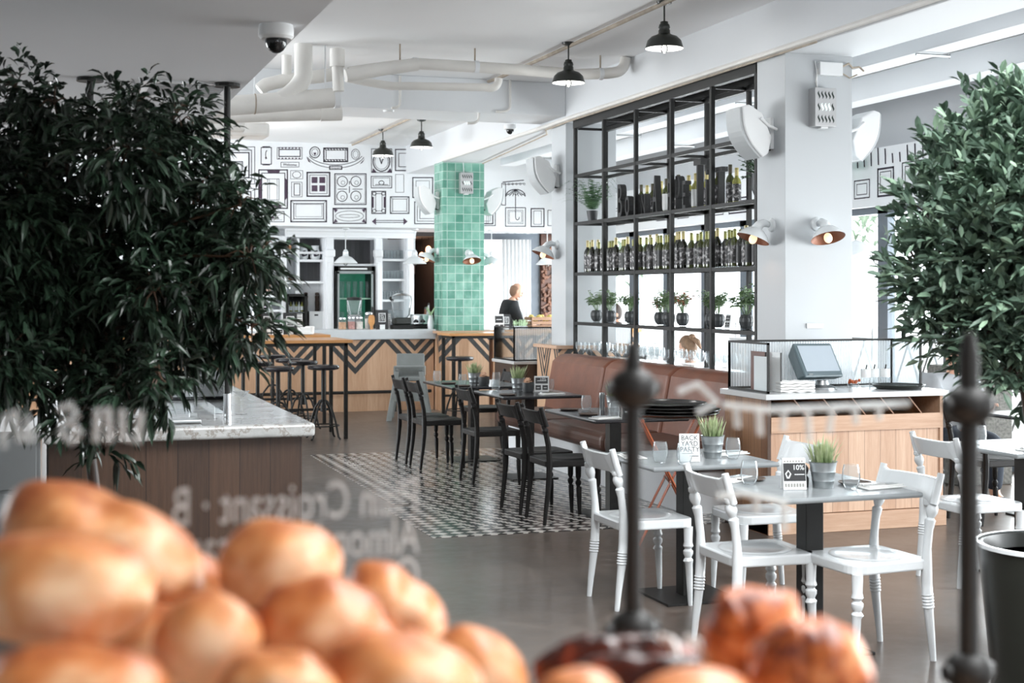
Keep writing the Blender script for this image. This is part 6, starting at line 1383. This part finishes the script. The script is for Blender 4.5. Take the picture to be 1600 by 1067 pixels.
gp_ = thing('glass_guard', 'clear glass guard of the bakery display with mirrored white lettering', 'glass', (0, RY_+.045, 1.0))
gm2 = glass('guard_glass', (.985,.99,.99), .9, .03)
M().box(-.9, 2.2, 0, .006, .02, 1.5).build('pane', gm2, gp_)
def letter_mat():
    m = bpy.data.materials.new('chalk_lettering'); m.use_nodes = True; t = NT(m); t.n.clear(); out = t.n.new('ShaderNodeOutputMaterial'); mx = t.n.new('ShaderNodeMixShader'); tr = t.n.new('ShaderNodeBsdfTransparent'); di = t.n.new('ShaderNodeBsdfDiffuse'); di.inputs[0].default_value = (.75,.78,.78,1)
    t.l.new(t.m('MULTIPLY', t.m('ADD', t.noise(t.coord(), 60), .35), .62), mx.inputs[0]); t.l.new(tr.outputs[0], mx.inputs[1]); t.l.new(di.outputs[0], mx.inputs[2]); t.l.new(mx.outputs[0], out.inputs[0]); return m
LM = letter_mat(); lt = M()
def gl_pt(px, py): p = onY(px, py, RY_+.053); return p
for wd, px, py in (('Plain Croissant · B', 655, 802), ('Almond Croissant · P', 655, 863), ('O', 657, 925)):
    p = gl_pt(px, py); text_mesh(lt, wd, .056, TR(p.x, .0085, p.z-1) @ RZ(pi) @ UP, .0004, .62, 'LEFT')
def strokes(lst, r_=.0042):
    for pts in lst:
        P_ = [gl_pt(*p) for p in pts]; lt.tube([(p.x, .0085, p.z-1) for p in P_], r_, 6, flat=1)
strokes([[(1130,632),(1200,640),(1300,636),(1420,630)], [(1060,612),(1090,600),(1120,628),(1090,645)], [(1150,640),(1152,668)], [(1185,640),(1188,680)], [(1225,640),(1224,672)], [(1262,642),(1265,690)], [(1300,640),(1296,676)], [(1335,638),(1338,662)], [(1372,634),(1374,655)],
         [(5,700),(8,650),(22,640),(30,690)], [(40,690),(42,645),(52,690)], [(92,640),(110,632),(120,648),(100,660),(96,676),(112,690),(126,676),(112,662)], [(150,690),(152,640),(168,638),(172,690)], [(190,640),(192,684),(215,690),(220,642)], [(1120,775),(1160,770),(1230,785)], [(1225,790),(1226,830)], [(1180,770),(1182,800)]])
lt.build('lettering', LM, gp_, label='mirrored white chalky lettering')
# ---------------------------------------------------------------- bread in the foreground
from mathutils import noise as _n
def crust(name, a, b, c, sc=7):
    m, t, p = new_mat(name); o = t.coord('Object'); n = t.noise(o, sc, 3, .55); n2 = t.noise(o, sc*8, 2); x, y, z = t.sep(t.coord('Generated'))
    f = t.m('ADD', t.m('MULTIPLY', n, .95), t.m('MULTIPLY', t.m('SUBTRACT', z, .5), -.12)); f = t.m('ADD', f, t.m('MULTIPLY', n2, .08))
    t.l.new(t.ramp(f, [(.34, hexc(a)), (.52, hexc(b)), (.68, hexc(c))]), p.inputs['Base Color']); p.inputs['Roughness'].default_value = .42
    p.inputs['Subsurface Weight'].default_value = .15; p.inputs['Subsurface Radius'].default_value = (.02,.008,.004)
    p.inputs['Subsurface Scale'].default_value = .3
    t.l.new(t.bump(n2, .08), p.inputs['Normal']); return m
bun_m = crust('golden_crust', '#a35323', '#d8935c', '#efcaa4', 9); bun_d = crust('dark_golden_crust', '#8f3f16', '#c87b44', '#eabd93', 10)
def bun(label, px, py, rx, ry, d, ang=0, mt=None, seed=0, bump_=.05, crease=False, name='bread_roll', depth=None):
    c = ray(px, py, d); sx, sz = rx/F*d, ry/F*d; sy_ = depth or (sx*.6+sz*.4)
    def fn(v):
        q_ = 1+bump_*_n.noise(Vector((v.x*1.6+seed*7, v.y*1.6, v.z*1.6)))*2
        if v.z < -.55: q_ *= 1-.12*(-v.z-.55)
        if crease: q_ *= 1-.13*math.exp(-((v.x*.5+v.z*.2-.12)/.12)**2)*(1 if v.z > -.3 else 0)
        return q_
    o = M().ball((0,0,0), (sx, sy_, sz), 40, 26, fn=fn).build(name, mt or bun_m, loc=c, smooth=2); o.rotation_euler = (0, ang, -YAW); return tag(o, label, 'bread', 'golden bread rolls')
bun('large golden loaf at the top left of the bread pile', 165, 850, 165, 78, 1.30, .42, seed=1, crease=True)
bun('big golden roll at the left in front of the large loaf', 95, 922, 155, 92, 1.06, .12, seed=2, bump_=.07)
bun('flat roll at the very bottom left corner', 105, 1078, 155, 70, .96, .02, bun_d, 3)
bun('small round roll between the big left roll and the middle ones', 324, 1002, 82, 78, 1.04, 0, seed=4, bump_=.03)
bun('round roll crowning the middle of the pile', 440, 885, 100, 74, 1.28, .08, seed=5)
bun('round roll in the middle with a pale right side', 500, 980, 104, 80, 1.10, .15, bun_d, 6)
bun('roll at the bottom middle cut by the picture edge', 432, 1080, 92, 66, .98, .0, seed=7)
bun('small pointed roll tucked behind at the end of the large loaf', 300, 905, 52, 42, 1.36, .5, bun_d, 8)
bun('long roll sloping down right of the middle rolls', 622, 948, 92, 52, 1.34, .72, seed=9, crease=True)
bun('roll at the bottom right of the golden pile', 632, 1068, 125, 82, 1.04, .15, seed=10)
bun('rightmost golden roll of the pile, cut by the picture edge', 742, 1052, 86, 70, 1.2, .5, seed=11)
bun('small pale roll half hidden at the bottom right of the pile', 690, 1075, 80, 50, 1.3, .2, bun_d, 12)
bun('pale roll below the chocolate pastry', 905, 1096, 70, 52, 1.0, 0, seed=13)
bun('flat pale roll below the big croissant', 1085, 1100, 100, 56, .98, 0, seed=14)
bun('roll buried between the big left roll and the small round roll', 235, 1010, 90, 70, 1.22, .1, bun_d, 21)
bun('roll buried under the middle of the pile', 400, 1000, 80, 60, 1.26, 0, bun_d, 22)
bun('roll buried behind the right slope of the pile', 560, 1010, 90, 60, 1.3, .2, bun_d, 23)
cro_m = crust('croissant_crust', '#5e1c08', '#c56a2e', '#efb27c', 30); cho_m = crust('chocolate_crust', '#1f0d09', '#4b1f14', '#8d3d22', 40)
cho_m.node_tree.nodes['Principled BSDF'].inputs['Roughness'].default_value = .22
icing = mat('white_icing', '#f0ece8', .3, var=.02)
def croissant(label, pts, rad, d, mt, seed=0, name='croissant', grp='croissants', ridges=7):
    P_ = [ray(px, py, d) for px, py in pts]; c = P_[len(P_)//2].copy(); n = 40; V = []; Fc = []; seg = 28
    for i in range(n+1):
        u = i/n; k = u*(len(P_)-1); j = min(int(k), len(P_)-2); p = P_[j].lerp(P_[j+1], k-j); 
        p0 = P_[max(j-1,0)]; dr = (P_[j+1]-P_[j]).normalized(); a = dr.cross(Vector((0,1,0))).normalized(); b = dr.cross(a)
        r0 = rad/F*d*(.25+.75*sin(pi*min(max(u*.94+.03,0),1))**.6)*(1+.05*abs(sin(u*pi*ridges)))
        if i in (0, n): r0 *= .1
        for s_ in range(seg):
            t_ = 2*pi*s_/seg; rr = r0*(1+.2*_n.noise(Vector((cos(t_)*1.3+seed, sin(t_)*1.3, u*5)))); V.append(p-c+a*cos(t_)*rr+b*sin(t_)*rr)
    for i in range(n):
        for s_ in range(seg): z = (s_+1) % seg; Fc.append((i*seg+s_, i*seg+z, (i+1)*seg+z, (i+1)*seg+s_))
    o = M().add(V, Fc).build(name, mt, loc=c, smooth=2); return tag(o, label, 'pastry', grp)
croissant('tall browned croissant tip rising at the lower right', [(1160,1090),(1150,1030),(1158,985),(1200,965),(1240,1000)], 62, 1.1, cro_m, 1)
croissant('browned croissant lying at the bottom right corner of the pastries', [(1190,1080),(1230,1030),(1290,1030),(1345,1085)], 62, 1.02, cro_m, 5)
ch = croissant('dark glazed pastry with white icing stripes behind the pale rolls', [(835,1062),(900,1045),(1000,1035),(1100,1040)], 48, 1.22, cho_m, 9, 'chocolate_pastry', 'dark pastries', 9)
ch2 = croissant('second dark glazed pastry tucked under the black post', [(860,1085),(950,1070),(1060,1068),(1130,1080)], 50, 1.12, cho_m, 3, 'chocolate_pastry', 'dark pastries', 6)
for px, py in ((1040, 1002), (1083, 1005)):
    a, b, c_ = ray(px-10, py-8, 1.17), ray(px+10, py+2, 1.15), ray(px+20, py+26, 1.14); M().tube([a-ch.location, b-ch.location, c_-ch.location], [.003,.005,.003], 10, flat=.8).build('icing_stripe', icing, ch, smooth=True)
ds = thing('bakery_display', 'wooden display shelf under the bread and pastries', 'display shelf', (-.3, .62, 1.0)); M().box(0, 1.35, 0, .78, .1, .13).build('shelf_board', oak_plain, ds, bevel=.004); M().box(0, 1.35, .1, .68, -1.0, .1).build('counter_body', walnut, ds)
